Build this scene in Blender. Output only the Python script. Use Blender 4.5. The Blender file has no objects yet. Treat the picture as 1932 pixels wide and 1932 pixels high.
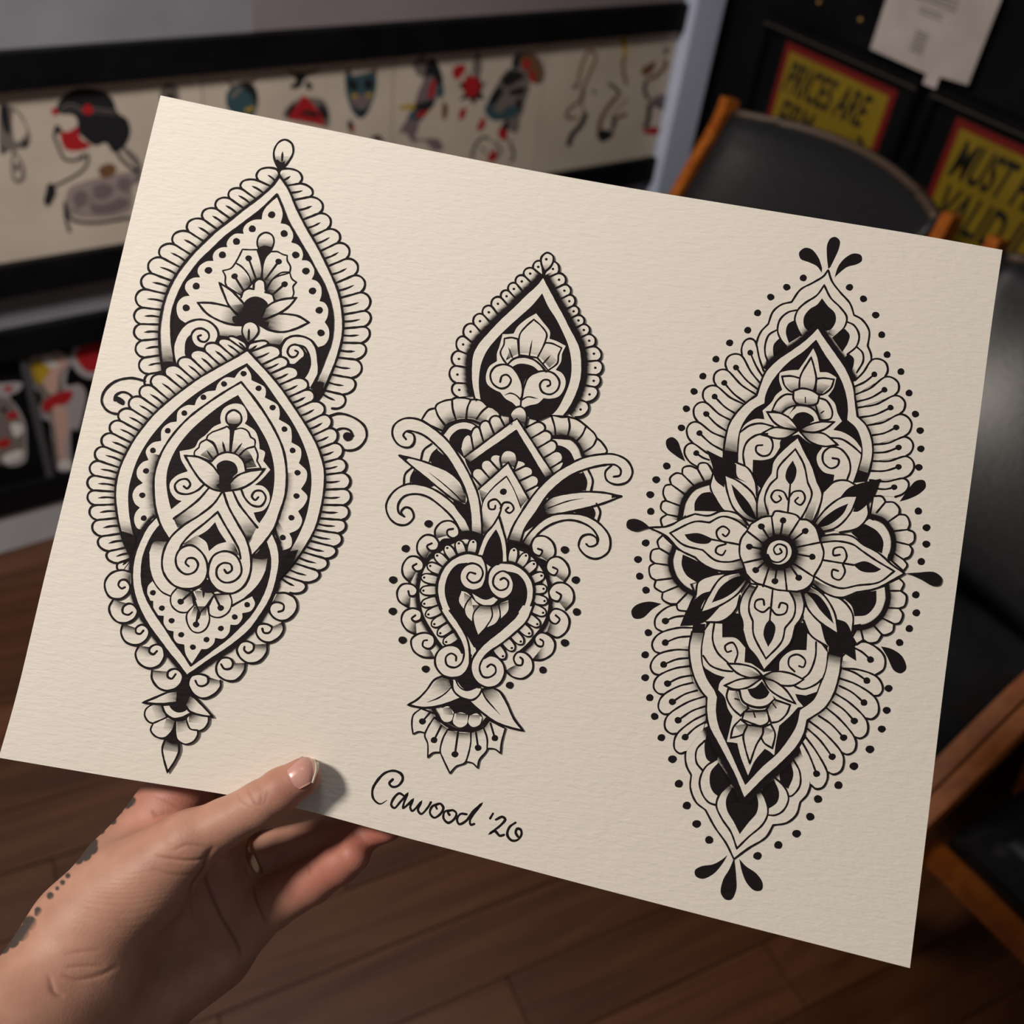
import bpy, bmesh, math, random
import numpy as np
from mathutils import Vector, Matrix
from mathutils.geometry import tessellate_polygon, delaunay_2d_cdt

random.seed(7)
rng = np.random.default_rng(7)
SC = bpy.context.scene
COL = SC.collection

# ------------------------------------------------------------------ camera
# room axes seen from the camera (x right, y down, z forward)
AX = np.array([0.82527845, -0.29313324, 0.48268871])      # along the picture wall
AD = np.array([-0.11216987, 0.7526128, 0.64883888])       # straight down
AX = AX - AX.dot(AD) * AD; AX /= np.linalg.norm(AX)
AY = -np.cross(AD, AX)                                    # towards the picture wall
if AY[2] < 0: AY = -AY
EYE = np.array([0.0, 0.0, 1.4])
F = 1932.0
def cam2world(c):
    c = np.asarray(c, float)
    return np.stack([c @ AX, c @ AY, -(c @ AD)], -1) + EYE
def ray(x, y, z=1.0):
    x = np.asarray(x, float); y = np.asarray(y, float); z = np.broadcast_to(np.asarray(z, float), x.shape)
    return np.stack([(x - 966) / F * z, (y - 966) / F * z, z], -1)

cam_d = bpy.data.cameras.new('camera')
cam_d.sensor_width = 36; cam_d.sensor_height = 36; cam_d.sensor_fit = 'HORIZONTAL'
cam_d.lens = 36.0; cam_d.clip_start = 0.02; cam_d.clip_end = 50
cam = bpy.data.objects.new('camera', cam_d); COL.objects.link(cam)
R3 = np.array([[AX[0], -AX[1], -AX[2]], [AY[0], -AY[1], -AY[2]], [-AD[0], AD[1], AD[2]]])
M4 = Matrix.Identity(4)
for i in range(3):
    for j in range(3): M4[i][j] = R3[i, j]
    M4[i][3] = EYE[i]
cam.matrix_world = M4
cam_d.dof.use_dof = True
cam_d.dof.focus_distance = 0.405
cam_d.dof.aperture_fstop = 9.0
SC.camera = cam

# ------------------------------------------------------------------ light
world = bpy.data.worlds.new('room_air'); SC.world = world; world.use_nodes = True
bg = world.node_tree.nodes['Background']
bg.inputs[0].default_value = (0.95, 0.88, 0.86, 1); bg.inputs[1].default_value = 0.105
def area_lamp(name, loc, target, size, power, color, spread=180):
    d = bpy.data.lights.new(name, 'AREA'); d.shape = 'DISK'; d.size = size; d.energy = power; d.color = color; d.spread = math.radians(spread)
    o = bpy.data.objects.new(name, d); COL.objects.link(o); o.location = loc
    o.rotation_euler = (Vector(target) - Vector(loc)).to_track_quat('-Z', 'Y').to_euler()
    return o
area_lamp('ceiling_lamp', (-1.30, 0.66, 2.50), (0.15, 0.28, 1.1), 0.34, 38.0, (1.0, 0.905, 0.80))
area_lamp('wall_fill_lamp', (0.20, 0.62, 2.62), (0.30, 1.614, 0.75), 0.5, 7.5, (1.0, 0.95, 0.92), 90)  # unseen fill lamp, added to brighten the picture wall

vs = SC.view_settings
vs.view_transform = 'Standard'; vs.look = 'None'; vs.gamma = 1.0; vs.exposure = 0.0; vs.use_curve_mapping = False
try: SC.cycles.transparent_max_bounces = 32
except Exception: pass

# ------------------------------------------------------------------ object helpers
ROOTM = {}
def tag(o, label=None, cat=None, group=None, kind=None):
    if label: o['label'] = label
    if cat: o['category'] = cat
    if group: o['group'] = group
    if kind: o['kind'] = kind
    return o
def empty(name, loc, rot=None, **kw):
    o = bpy.data.objects.new(name, None); COL.objects.link(o)
    o.empty_display_size = 0.05
    m = Matrix.Translation(Vector(loc))
    if rot is not None: m = m @ rot.to_4x4()
    o.matrix_world = m; ROOTM[o.name] = m
    return tag(o, **kw)
def mesh(name, verts, faces, mats, parent=None, root=None, smooth=False, fmat=None, attr=None, **kw):
    """one mesh object; verts are world coordinates"""
    me = bpy.data.meshes.new(name)
    v = np.asarray(verts, float)
    r = root or parent
    if r is not None:
        mi = np.array(ROOTM[r.name].inverted())
        v = v @ mi[:3, :3].T + mi[:3, 3]
    me.from_pydata(v.tolist(), [], faces)
    if not isinstance(mats, (list, tuple)): mats = [mats]
    for m in mats: me.materials.append(m)
    if fmat is not None: me.polygons.foreach_set('material_index', np.asarray(fmat, np.int32))
    if smooth: me.polygons.foreach_set('use_smooth', np.ones(len(me.polygons), bool))
    for k, a in (attr or {}).items():
        at = me.attributes.new(k, 'FLOAT', 'POINT'); at.data.foreach_set('value', np.asarray(a, np.float32))
    me.update()
    o = bpy.data.objects.new(name, me); COL.objects.link(o)
    if parent is not None: o.parent = parent
    if r is not None: ROOTM[o.name] = ROOTM[r.name]
    return tag(o, **kw)
class MB:
    """collects boxes, bars and tubes for ONE mesh"""
    def __init__(s): s.v = []; s.f = []
    def add(s, v, f):
        b = len(s.v); s.v += [tuple(map(float, p)) for p in v]; s.f += [tuple(b + i for i in q) for q in f]; return s
    def hexa(s, p):   # 8 corners: 0-3 bottom ring, 4-7 top ring
        return s.add(p, [(3, 2, 1, 0), (4, 5, 6, 7), (0, 1, 5, 4), (1, 2, 6, 5), (2, 3, 7, 6), (3, 0, 4, 7)])
    def box(s, a, b, bev=0.0):
        x0, y0, z0 = a; x1, y1, z1 = b
        if bev <= 0:
            return s.hexa([(x0, y0, z0), (x1, y0, z0), (x1, y1, z0), (x0, y1, z0), (x0, y0, z1), (x1, y0, z1), (x1, y1, z1), (x0, y1, z1)])
        bm = bmesh.new(); bmesh.ops.create_cube(bm, size=1.0)
        for v in bm.verts: v.co = Vector(((x0 + x1) / 2 + v.co.x * (x1 - x0), (y0 + y1) / 2 + v.co.y * (y1 - y0), (z0 + z1) / 2 + v.co.z * (z1 - z0)))
        bmesh.ops.bevel(bm, geom=list(bm.edges), offset=bev, segments=2, affect='EDGES')
        bm.verts.index_update()
        s.add([v.co for v in bm.verts], [[v.index for v in f.verts] for f in bm.faces]); bm.free(); return s
    def sweep(s, pts, prof, closed=False):
        """profile (list of functions of frame) swept: prof is list of (a,b) offsets along side and up"""
        P = [Vector(p) for p in pts]; n = len(P); k = len(prof); b0 = len(s.v); side0 = None
        for i, p in enumerate(P):
            t = (P[min(i + 1, n - 1)] - P[max(i - 1, 0)]).normalized()
            ref = Vector((0, 1, 0)) if abs(t.y) < 0.9 else Vector((0, 0, 1))
            u = ref.cross(t).normalized(); w = t.cross(u)
            for a, b in prof: s.v.append(tuple(p + w * a + u * b))
        for i in range(n - 1):
            for j in range(k):
                q = b0 + i * k
                s.f.append((q + j, q + (j + 1) % k, q + k + (j + 1) % k, q + k + j))
        s.f.append(tuple(b0 + j for j in range(k))[::-1]); s.f.append(tuple(b0 + (n - 1) * k + j for j in range(k)))
        return s
    def tube(s, pts, r, n=10):
        return s.sweep(pts, [(r * math.cos(2 * math.pi * i / n), r * math.sin(2 * math.pi * i / n)) for i in range(n)])
    def build(s, name, mat, parent=None, root=None, **kw): return mesh(name, s.v, s.f, mat, parent, root, **kw)

# ------------------------------------------------------------------ materials
def new_mat(name, color, rough=0.6, spec=0.5, **kw):
    m = bpy.data.materials.new(name); m.use_nodes = True
    b = m.node_tree.nodes['Principled BSDF']
    b.inputs['Base Color'].default_value = (*color, 1); b.inputs['Roughness'].default_value = rough
    b.inputs['Specular IOR Level'].default_value = spec
    for k, v in kw.items(): b.inputs[k].default_value = v
    return m
def nodes(m): return m.node_tree.nodes, m.node_tree.links, m.node_tree.nodes['Principled BSDF']
def noisy(m, scale, c0, c1, detail=4, stretch=(1, 1, 1), coord='Object', bump=0.0, lo=0.35, hi=0.65):
    N, L, b = nodes(m)
    tc = N.new('ShaderNodeTexCoord'); mp = N.new('ShaderNodeMapping'); mp.inputs['Scale'].default_value = stretch
    nz = N.new('ShaderNodeTexNoise'); nz.inputs['Scale'].default_value = scale; nz.inputs['Detail'].default_value = detail
    cr = N.new('ShaderNodeValToRGB'); cr.color_ramp.elements[0].position = lo; cr.color_ramp.elements[1].position = hi
    cr.color_ramp.elements[0].color = (*c0, 1); cr.color_ramp.elements[1].color = (*c1, 1)
    L.new(tc.outputs[coord], mp.inputs[0]); L.new(mp.outputs[0], nz.inputs['Vector']); L.new(nz.outputs['Fac'], cr.inputs[0])
    L.new(cr.outputs[0], b.inputs['Base Color'])
    if bump:
        bp = N.new('ShaderNodeBump'); bp.inputs['Strength'].default_value = bump; bp.inputs['Distance'].default_value = 0.002
        L.new(nz.outputs['Fac'], bp.inputs['Height']); L.new(bp.outputs[0], b.inputs['Normal'])
    return m
# ================================================================== room shell
WALL_Y = 1.6145; WALL_X = 1.6886
m_wall = noisy(new_mat('grey_wall_paint', (.42, .41, .43), .75, .3), 6, (.205, .20, .22), (.245, .24, .26), bump=.05)
m_trim = noisy(new_mat('blue_white_paint', (.4, .42, .5), .5), 5, (.52, .57, .74), (.58, .63, .80))
m_black = noisy(new_mat('black_wall_paint', (.01, .01, .012), .6, .12), 8, (.003, .003, .004), (.006, .006, .007))
m_floor = new_mat('dark_varnished_wood', (.08, .03, .015), .38, .5)
def wood_nodes(m, c0, c1, c2):
    N, L, b = nodes(m)
    tc = N.new('ShaderNodeTexCoord'); mp = N.new('ShaderNodeMapping'); mp.inputs['Scale'].default_value = (1.2, 14, 14)
    oi = N.new('ShaderNodeObjectInfo'); ad = N.new('ShaderNodeVectorMath'); ad.operation = 'ADD'
    L.new(tc.outputs['Object'], ad.inputs[0]); L.new(oi.outputs['Random'], ad.inputs[1]); L.new(ad.outputs[0], mp.inputs[0])
    nz = N.new('ShaderNodeTexNoise'); nz.inputs['Scale'].default_value = 3.0; nz.inputs['Detail'].default_value = 6; nz.inputs['Distortion'].default_value = .6
    L.new(mp.outputs[0], nz.inputs['Vector'])
    cr = N.new('ShaderNodeValToRGB'); cr.color_ramp.elements[0].position = .3; cr.color_ramp.elements[1].position = .72
    cr.color_ramp.elements[0].color = (*c0, 1); cr.color_ramp.elements[1].color = (*c2, 1)
    e = cr.color_ramp.elements.new(.5); e.color = (*c1, 1)
    L.new(nz.outputs['Fac'], cr.inputs[0])
    hs = N.new('ShaderNodeHueSaturation'); mr = N.new('ShaderNodeMapRange'); mr.inputs[3].default_value = .75; mr.inputs[4].default_value = 1.25
    L.new(oi.outputs['Random'], mr.inputs[0]); L.new(mr.outputs[0], hs.inputs['Value']); L.new(cr.outputs[0], hs.inputs['Color'])
    L.new(hs.outputs[0], b.inputs['Base Color'])
wood_nodes(m_floor, (.050, .0165, .0068), (.074, .0265, .0105), (.098, .039, .0155))
m_gap = new_mat('floor_gap_dark', (.015, .006, .004), .8)  # dark base under the planks, showing in the joints

fl = mesh('floor', [(-2.7, -1.3, -.012), (1.70, -1.3, -.012), (1.70, 1.63, -.012), (-2.7, 1.63, -.012)], [(0, 1, 2, 3)], m_gap, kind='structure')
ROOTM[fl.name] = Matrix.Identity(4)
ca, sa = math.cos(math.radians(-8)), math.sin(math.radians(-8))
pw, pl_, gap = 0.102, 0.95, 0.0016
base = MB().box((0, 0, -.010), (pl_ - gap, pw - gap, 0), .0012)
pm = bpy.data.meshes.new('plank'); pm.from_pydata(base.v, [], base.f); pm.materials.append(m_floor)
k = 0
for r in range(-14, 20):
    off = (r * 0.37) % pl_
    for c in range(-5, 4):
        u0 = c * pl_ - off; v0 = r * pw + 0.012
        x = u0 * ca - v0 * sa; y = u0 * sa + v0 * ca
        cx, cy = x + pl_ / 2 * ca, y + pl_ / 2 * sa
        if cx < -2.4 or cx > 1.95 or cy < -0.95 or cy > 1.68: continue
        ends = [(x + a * ca - b_ * sa, y + a * sa + b_ * ca) for a in (0, pl_) for b_ in (0, pw)]
        if max(e[1] for e in ends) > WALL_Y + .02 or max(e[0] for e in ends) > WALL_X + .02:
            mb = MB()                                    # a plank cut to the skirting
            aa = np.linspace(0, pl_ - gap, 12)
            pts = [(x + a * ca - b_ * sa, y + a * sa + b_ * ca) for b_ in (0, pw - gap) for a in (aa if b_ == 0 else aa[::-1])]
            def clip(P, f):
                o = []
                for i in range(len(P)):
                    p, q = P[i - 1], P[i]; fp, fq = f(p), f(q)
                    if (fp <= 0) != (fq <= 0):
                        t = fp / (fp - fq); o.append((p[0] + t * (q[0] - p[0]), p[1] + t * (q[1] - p[1])))
                    if fq <= 0: o.append(q)
                return o
            P = clip(pts, lambda p: p[1] - WALL_Y)
            if P: P = clip(P, lambda p: p[0] - WALL_X)
            if len(P) < 3: continue
            n = len(P)
            mb.add([(p[0], p[1], 0) for p in P] + [(p[0], p[1], -.010) for p in P],
                   [tuple(range(n))] + [(i, (i + 1) % n, n + (i + 1) % n, n + i)[::-1] for i in range(n)])
            o = mb.build('plank', m_floor, fl)
        else:
            o = bpy.data.objects.new('plank', pm); COL.objects.link(o); o.parent = fl
            o.location = (x, y, 0); o.rotation_euler = (0, 0, math.radians(-8))
        k += 1
print('planks', k)

MB().box((-2.7, WALL_Y, -.012), (WALL_X + .10, WALL_Y + .1, 2.6)).build('wall_back', m_wall, kind='structure')
MB().box((WALL_X, -1.2, -.012), (WALL_X + .1, WALL_Y - .001, 2.6)).build('wall_right', m_black, kind='structure')
MB().box((-2.7, WALL_Y - .016, 0), (1.5675, WALL_Y - .0005, .087), .003).build('baseboard_back', noisy(new_mat('white_skirting_paint', (.5, .5, .52), .5), 5, (.40, .40, .42), (.46, .46, .48)), kind='structure')
MB().box((1.568, WALL_Y - .0395, 0), (1.647, WALL_Y - .0005, 2.6), .002).build('trim_1', m_trim, kind='structure')

# ================================================================== long black frame on the back wall
m_frame = noisy(new_mat('black_frame_lacquer', (.006, .006, .007), .45, .14), 20, (.003, .003, .004), (.005, .005, .006))
m_back = new_mat('frame_backing_board', (.02, .018, .018), .8)
m_cream = noisy(new_mat('aged_cream_print_paper', (.55, .47, .38), .8, .2), 7, (.50, .425, .345), (.58, .50, .41))
def glass_mat():
    m = bpy.data.materials.new('picture_glass'); m.use_nodes = True; N, L = m.node_tree.nodes, m.node_tree.links; N.clear()
    o = N.new('ShaderNodeOutputMaterial'); mx = N.new('ShaderNodeMixShader'); t = N.new('ShaderNodeBsdfTransparent'); g = N.new('ShaderNodeBsdfGlossy')
    g.inputs['Roughness'].default_value = .03; lw = N.new('ShaderNodeLayerWeight'); lw.inputs[0].default_value = .12
    fr = N.new('ShaderNodeMath'); fr.operation = 'MULTIPLY_ADD'; fr.inputs[1].default_value = .35; fr.inputs[2].default_value = .012; pw = N.new('ShaderNodeMath'); pw.operation = 'POWER'; pw.inputs[1].default_value = 4; L.new(lw.outputs['Facing'], pw.inputs[0]); L.new(pw.outputs[0], fr.inputs[0]); L.new(fr.outputs[0], mx.inputs[0]); L.new(t.outputs[0], mx.inputs[1]); L.new(g.outputs[0], mx.inputs[2]); L.new(mx.outputs[0], o.inputs[0]); return m
m_glass = glass_mat()
FX0, FX1, FZ0, FZ1 = -0.42, 1.5675, 0.513, 0.880
pf = empty('picture_frame', (0.6, WALL_Y, FZ0), label='long black picture frame with a row of tattoo prints behind glass', cat='frame')
yb, yf = WALL_Y - .001, WALL_Y - .021
MB().box((FX0, yf, .828), (FX1, yb, FZ1), .002).build('top_rail', m_frame, pf)
MB().box((FX0, yf, FZ0), (FX1, yb, .567), .002).build('bottom_rail', m_frame, pf)
MB().box((FX0, yf, .5672), (FX0 + .05, yb, .8278), .002).build('side_rail', m_frame, pf)
MB().box((FX1 - .0015, yb - .0045, .5672), (FX1, yb, .8278)).build('side_rail', m_frame, pf)
MB().box((FX0 + .05, yb - .004, .5672), (FX1 - .0016, yb, .8278)).build('backing', m_back, pf)
MB().box((FX0 + .0502, WALL_Y - .0165, .5674), (FX1 - .0017, WALL_Y - .0145, .8276)).build('glass_pane', m_glass, pf)

# prints behind the glass: flat inked figures on real sheets
def flat_mat(name, c): return new_mat(name, c, .8, .2)
INKS = {'k': flat_mat('print_black', (.012, .012, .014)), 'r': flat_mat('print_red', (.36, .012, .016)), 't': flat_mat('print_teal', (.035, .075, .090)),
        'g': flat_mat('print_grey', (.16, .135, .12)), 'y': flat_mat('print_yellow', (.42, .27, .02)), 'o': flat_mat('print_brown', (.16, .075, .035)),
        'w': flat_mat('print_white', (.60, .57, .54)), 'p': flat_mat('print_pink', (.52, .33, .27)), 'm': flat_mat('print_mauve', (.17, .125, .13)), 'c': m_cream, 'n': flat_mat('print_taupe', (.29, .235, .215))}
def sm2(pts, closed, n=6):
    P = np.array(pts, float); m = len(P); out = []
    rngi = range(m if closed else m - 1)
    for i in rngi:
        p0 = P[(i - 1) % m] if closed or i > 0 else P[0]; p1 = P[i]; p2 = P[(i + 1) % m]; p3 = P[(i + 2) % m] if closed or i + 2 < m else P[-1]
        for t in np.arange(n) / n:
            out.append(.5 * (2 * p1 + (p2 - p0) * t + (2 * p0 - 5 * p1 + 4 * p2 - p3) * t * t + (3 * p1 - p0 - 3 * p2 + p3) * t ** 3))
    if not closed: out.append(P[-1])
    return np.array(out)
def wallXZ(x, y, Y):
    r = ray(x, y); w = np.stack([r @ AX, r @ AY, -(r @ AD)], -1); q = w * (Y / w[..., 1:2]); return q[..., 0], q[..., 2] + 1.4
def figure(name, items, Y, parent, dz=.0002, plane='back'):
    """flat print: items = (ink, 'x,y x,y ...', line width px or 0 for a filled shape), read off the wall plane"""
    V, Fc, Fm, mats = [], [], [], []
    for i, (ink, path, lw) in enumerate(items):
        P = [tuple(map(float, s.split(','))) for s in path.split()]
        if lw:
            c = sm2(P, False); t = np.gradient(c, axis=0); t /= np.linalg.norm(t, axis=1)[:, None] + 1e-9; nn = np.stack([-t[:, 1], t[:, 0]], 1) * lw / 2
            q = np.concatenate([c + nn, c - nn]); m = len(c); fs = [(a, a + 1, m + a + 1, m + a) for a in range(m - 1)]
        else:
            q = sm2(P, True, 5); fs = tessellate_polygon([[Vector((a, b, 0)) for a, b in q]])
        X, Z = wallXZ(q[:, 0], q[:, 1], Y); b = len(V)
        V += [(a, Y - dz * (i + 1) * .12, z) for a, z in zip(X, Z)]; Fc += [tuple(b + j for j in f) for f in fs]
        if INKS[ink] not in mats: mats.append(INKS[ink])
        Fm += [mats.index(INKS[ink])] * len(fs)
    return mesh(name, V, Fc, mats, parent, fmat=Fm)
SY = WALL_Y - .0075
def sheet_print(x0, x1, label):
    s = empty('flash_sheet', ((x0 + x1) / 2, SY, .5675), label=label, cat='print', group='prints in the long black frame')
    MB().box((x0 + .0008, SY, .5676), (x1 - .0008, SY + .0012, .8274)).build('paper', m_cream, s)
    return s
s1 = sheet_print(-.37, .569, 'cream print of a dark-haired woman in profile with a red mask')
figure('woman_figure', [
    ('g', '120,290 150,300 175,330 160,345 210,350 262,345 262,300 215,262 190,240', 0),
    ('c', '113,205 108,235 104,262 112,272 118,296 140,300 160,290 150,318 118,340 100,356 120,372 150,352 200,330 255,320 235,290 215,265 190,240', 0),
    ('n', '130,356 160,342 200,332 252,325 250,355 246,400 190,412 140,408 124,385', 0), ('m', '138,372 150,360 165,366 160,384 145,392', 0), ('m', '176,352 200,346 214,360 200,376 180,372', 0), ('m', '222,338 246,336 246,356 228,360', 0), ('m', '170,388 200,384 230,372 244,386 220,400 180,404', 0), ('o', '186,318 206,308 220,318 208,334 192,334', 0),
    ('k', '108,212 112,190 135,170 165,166 195,172 213,188 222,212 240,225 246,250 236,275 215,288 200,270 180,275 160,262 146,246 142,222', 0),
    ('c', '108,224 125,216 142,220 146,238 128,236 110,234', 0),
    ('r', '114,250 130,248 146,240 152,262 172,274 150,284 122,280', 0),
    ('k', '104,236 114,240 116,248 106,252', 0),
    ('g', '112,206 132,196 158,206 178,204 205,208 218,208', 2.5), ('g', '112,214 135,204 160,214 180,212 218,216', 1.5),
    ('r', '156,204 166,196 176,206 170,216 158,214', 0), ('r', '96,206 106,204 110,214 102,218', 0),
    ('k', '106,240 102,256 108,272 112,282 122,300 142,302 164,292 164,310 150,326 118,344 92,358 84,382', 5),
    ('k', '214,268 226,296 250,318 262,322', 6), ('k', '88,352 98,346 106,362 96,384 86,388', 0),
    ('k', '124,390 136,414 180,420 250,410', 6), ('k', '122,380 124,410 132,438', 6), ('g', '136,400 170,380 200,396 240,376', 2), ('g', '150,360 180,372 215,352 245,366', 2)], SY, s1)
figure('ornament_figure', [
    ('g', '0,198 20,200 40,215 52,240 58,262 50,280 30,284 45,310 48,335 38,346 24,340 20,310 22,284 0,288', 0),
    ('c', '26,210 40,224 50,250 30,268 24,240', 0), ('k', '0,204 14,202 18,230 18,254 6,240', 0), ('k', '40,272 50,264 54,272 48,278', 0), ('k', '28,312 36,306 38,322 32,330', 0), ('k', '0,282 8,276 8,286', 0),
    ('c', '26,296 34,300 40,318 38,336 28,334', 0), ('k', '28,312 34,308 36,320 31,324', 0)], SY, s1)
figure('small_flower_figure', [('g', '305,165 320,155 335,165 338,190 320,200 302,190', 0), ('k', '312,182 325,176 330,192 314,194', 0)], SY, s1)
s2 = sheet_print(.569, .912, 'cream print of horned masks and a red hooded figure')
figure('horned_mask_figure', [
    ('t', '428,175 440,162 462,154 480,162 487,185 484,208 470,225 440,215 427,198', 0), ('k', '452,160 470,154 486,176 484,200 474,180', 0), ('o', '428,146 436,156 442,164 434,162', 0), ('o', '482,142 474,152 470,160 480,154', 0), ('g', '436,180 452,164 458,166 440,186', 0), ('y', '462,206 480,200 478,206 466,212', 0)], SY, s2)
figure('red_hooded_figure', [
    ('g', '536,222 548,196 566,186 590,184 612,190 622,214 620,240 600,236', 0), ('k', '540,214 552,196 562,206 552,224', 0), ('k', '600,196 616,206 618,226 606,220', 0),
    ('r', '544,224 560,198 573,180 590,196 604,214 612,238 590,232 560,226', 0), ('k', '564,214 580,208 600,214 598,222 580,218', 0)], SY, s2)
figure('wings_figure', [('o', '542,133 570,136 606,130 590,140 570,146 556,144', 0), ('k', '556,142 580,140 572,154 568,164 552,168 548,162 558,154', 0), ('k', '580,152 590,164 582,170 576,160', 0)], SY, s2)
figure('demon_mask_figure', [
    ('t', '652,136 666,142 690,138 708,134 710,164 700,200 686,222 672,220 660,200 652,168', 0), ('k', '656,150 668,150 676,160 670,172 658,166', 0), ('k', '690,150 702,150 704,164 692,170 686,158', 0), ('w', '668,184 680,188 694,182 690,190 674,191', 0), ('m', '664,182 700,180 696,198 682,206 668,200', 0),
    ('k', '668,204 682,210 696,202 688,218 678,218', 0), ('y', '664,178 674,178 672,184 664,184', 0), ('y', '692,176 702,176 700,182 692,182', 0), ('o', '652,136 658,128 664,140', 0), ('o', '702,136 708,126 712,138', 0)], SY, s2)
figure('small_dagger_figure', [('k', '655,236 662,226 668,240 664,252', 0), ('r', '662,240 668,236 668,250', 0)], SY, s2)
figure('small_round_figure', [('k', '700,262 712,254 722,262 724,268', 0)], SY, s2)
s3 = sheet_print(.912, 1.24, 'cream print of draped robed women and red roses')
figure('cloaked_woman_figure', [
    ('k', '804,120 816,108 826,120 836,150 830,170 812,178 798,166 800,140', 0), ('g', '778,120 796,106 806,112 800,140 790,144', 0), ('m', '800,150 818,146 826,180 806,205 782,200', 0), ('t', '826,160 838,165 834,185 824,180', 0), ('t', '768,222 790,196 812,186 822,190 806,214 786,234', 0), ('r', '786,216 806,204 808,212 790,224', 0), ('k', '780,196 800,194 820,190 812,206 786,208', 0),
    ('y', '752,201 782,196 780,206 756,206', 0), ('m', '752,252 770,224 790,236 784,258 796,262 826,262 836,280 818,284 800,266 778,268 764,250', 0), ('o', '836,192 846,204 840,226 834,220', 0), ('r', '812,158 822,150 818,180 808,186', 0)], SY, s3)
figure('rose_figure', [
    ('k', '866,160 878,150 884,136 890,148 902,140 910,158 920,152 908,172 914,186 900,188 894,198 884,186 868,190 876,174', 0), ('g', '890,130 900,96 910,120 906,142 896,144', 0), ('r', '874,156 884,144 900,146 906,164 896,182 880,180', 0),
    ('r', '856,128 868,122 880,126 872,142 862,150 854,142', 0), ('r', '868,208 880,204 876,222 866,226', 0)], SY, s3)
figure('robed_woman_figure', [
    ('g', '972,104 990,98 1010,102 1024,120 1028,145 1016,160 996,150 966,140', 0), ('k', '966,118 974,102 984,108 974,132', 0), ('o', '980,110 1000,104 1018,118 1022,150 1006,152 990,130', 0), ('r', '988,112 1000,116 996,130 986,128', 0), ('r', '1000,130 1010,145 1008,158 1000,150', 0),
    ('g', '958,130 990,140 1000,160 992,190 980,222 940,226 916,210 924,184', 0), ('k', '946,150 966,132 990,142 980,152 956,164', 0), ('k', '960,172 986,164 990,176 966,180', 0), ('k', '924,184 940,164 950,172 932,200 920,206', 0), ('k', '974,190 984,186 982,212 972,206', 0),
    ('t', '914,206 924,192 940,214 960,200 980,204 970,220 940,228 922,222', 0), ('r', '900,240 912,220 916,236 904,248', 0), ('r', '940,246 956,232 956,262 944,262', 0), ('k', '946,238 956,226 964,240 954,246', 0), ('g', '960,228 980,220 976,250 962,246', 0)], SY, s3)
figure('bicycle_figure', [('k', '890,300 896,275 910,260 925,262', 5), ('k', '962,272 970,290 964,306', 5), ('k', '905,275 918,290', 3), ('k', '930,265 945,282 935,300', 4), ('r', '920,296 934,280 936,300 924,306', 0), ('k', '945,255 968,270', 3)], SY, s3)
s4 = sheet_print(1.24, 1.5655, 'cream print of brown snakes and dragons beside the corner trim')
figure('snake_figure', [('o', '1090,165 1096,130 1108,100 1120,98 1124,112 1112,140 1100,168', 5), ('o', '1100,168 1094,190 1074,206 1070,222 1090,222', 6), ('k', '1106,212 1096,236 1080,254 1072,276', 10), ('g', '1104,168 1098,200 1104,212', 4), ('k', '1078,164 1086,160 1086,168', 0), ('k', '1116,172 1124,170 1122,178', 0)], SY, s4)
figure('tall_dragon_figure', [('y', '1172,76 1180,72 1184,100 1178,108', 0), ('o', '1178,106 1176,130 1182,160', 6), ('k', '1148,156 1160,166 1172,178', 6), ('o', '1166,180 1146,204 1132,232 1130,262', 8), ('o', '1184,186 1166,206 1150,226', 3), ('k', '1128,250 1140,244 1158,252 1150,262 1134,268', 0), ('k', '1152,244 1158,222 1166,222 1158,246', 0), ('o', '1160,222 1182,212 1178,222', 0)], SY, s4)
figure('coiled_dragon_figure', [('g', '1250,98 1262,86 1260,104', 0), ('o', '1254,112 1256,124 1240,142 1224,150', 8), ('o', '1210,130 1236,116 1232,134 1216,144', 0), ('k', '1220,150 1216,170 1224,188', 7), ('m', '1226,190 1248,178 1262,186 1256,204 1232,200', 0), ('k', '1226,196 1222,230 1214,240', 9), ('k', '1240,196 1252,206 1256,214', 6), ('r', '1212,250 1226,240 1246,242 1238,254', 0)], SY, s4)

# ================================================================== lower black rack with cut-out stickers
rk = empty('display_frame', (0.1, WALL_Y, .087), label='low black display frame with slim dividers holding cut-out stickers', cat='frame')
RZ0, RZ1, RX1 = .0875, .4516, 1.30
MB().box((-.42, yf, .400), (RX1, yb, RZ1), .002).build('top_rail', m_frame, rk)
MB().box((-.42, yf, RZ0), (RX1, yb, .142), .002).build('bottom_rail', m_frame, rk)
for x0 in (-.42, RX1 - .05): MB().box((x0, yf, .1422), (x0 + .05, yb, .3998), .002).build('side_rail', m_frame, rk)
MB().box((-.37, yb - .004, .1422), (RX1 - .05, yb, .3998)).build('backing', m_frame, rk)
m_div = new_mat('grey_divider', (.055, .055, .062), .5)
for x0 in (-.02, .219, .458, .697, .936): MB().box((x0, yb - .014, .1424), (x0 + .013, yb - .0045, .3996), .001).build('divider', m_div, rk)
KY = WALL_Y - .0085
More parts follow.
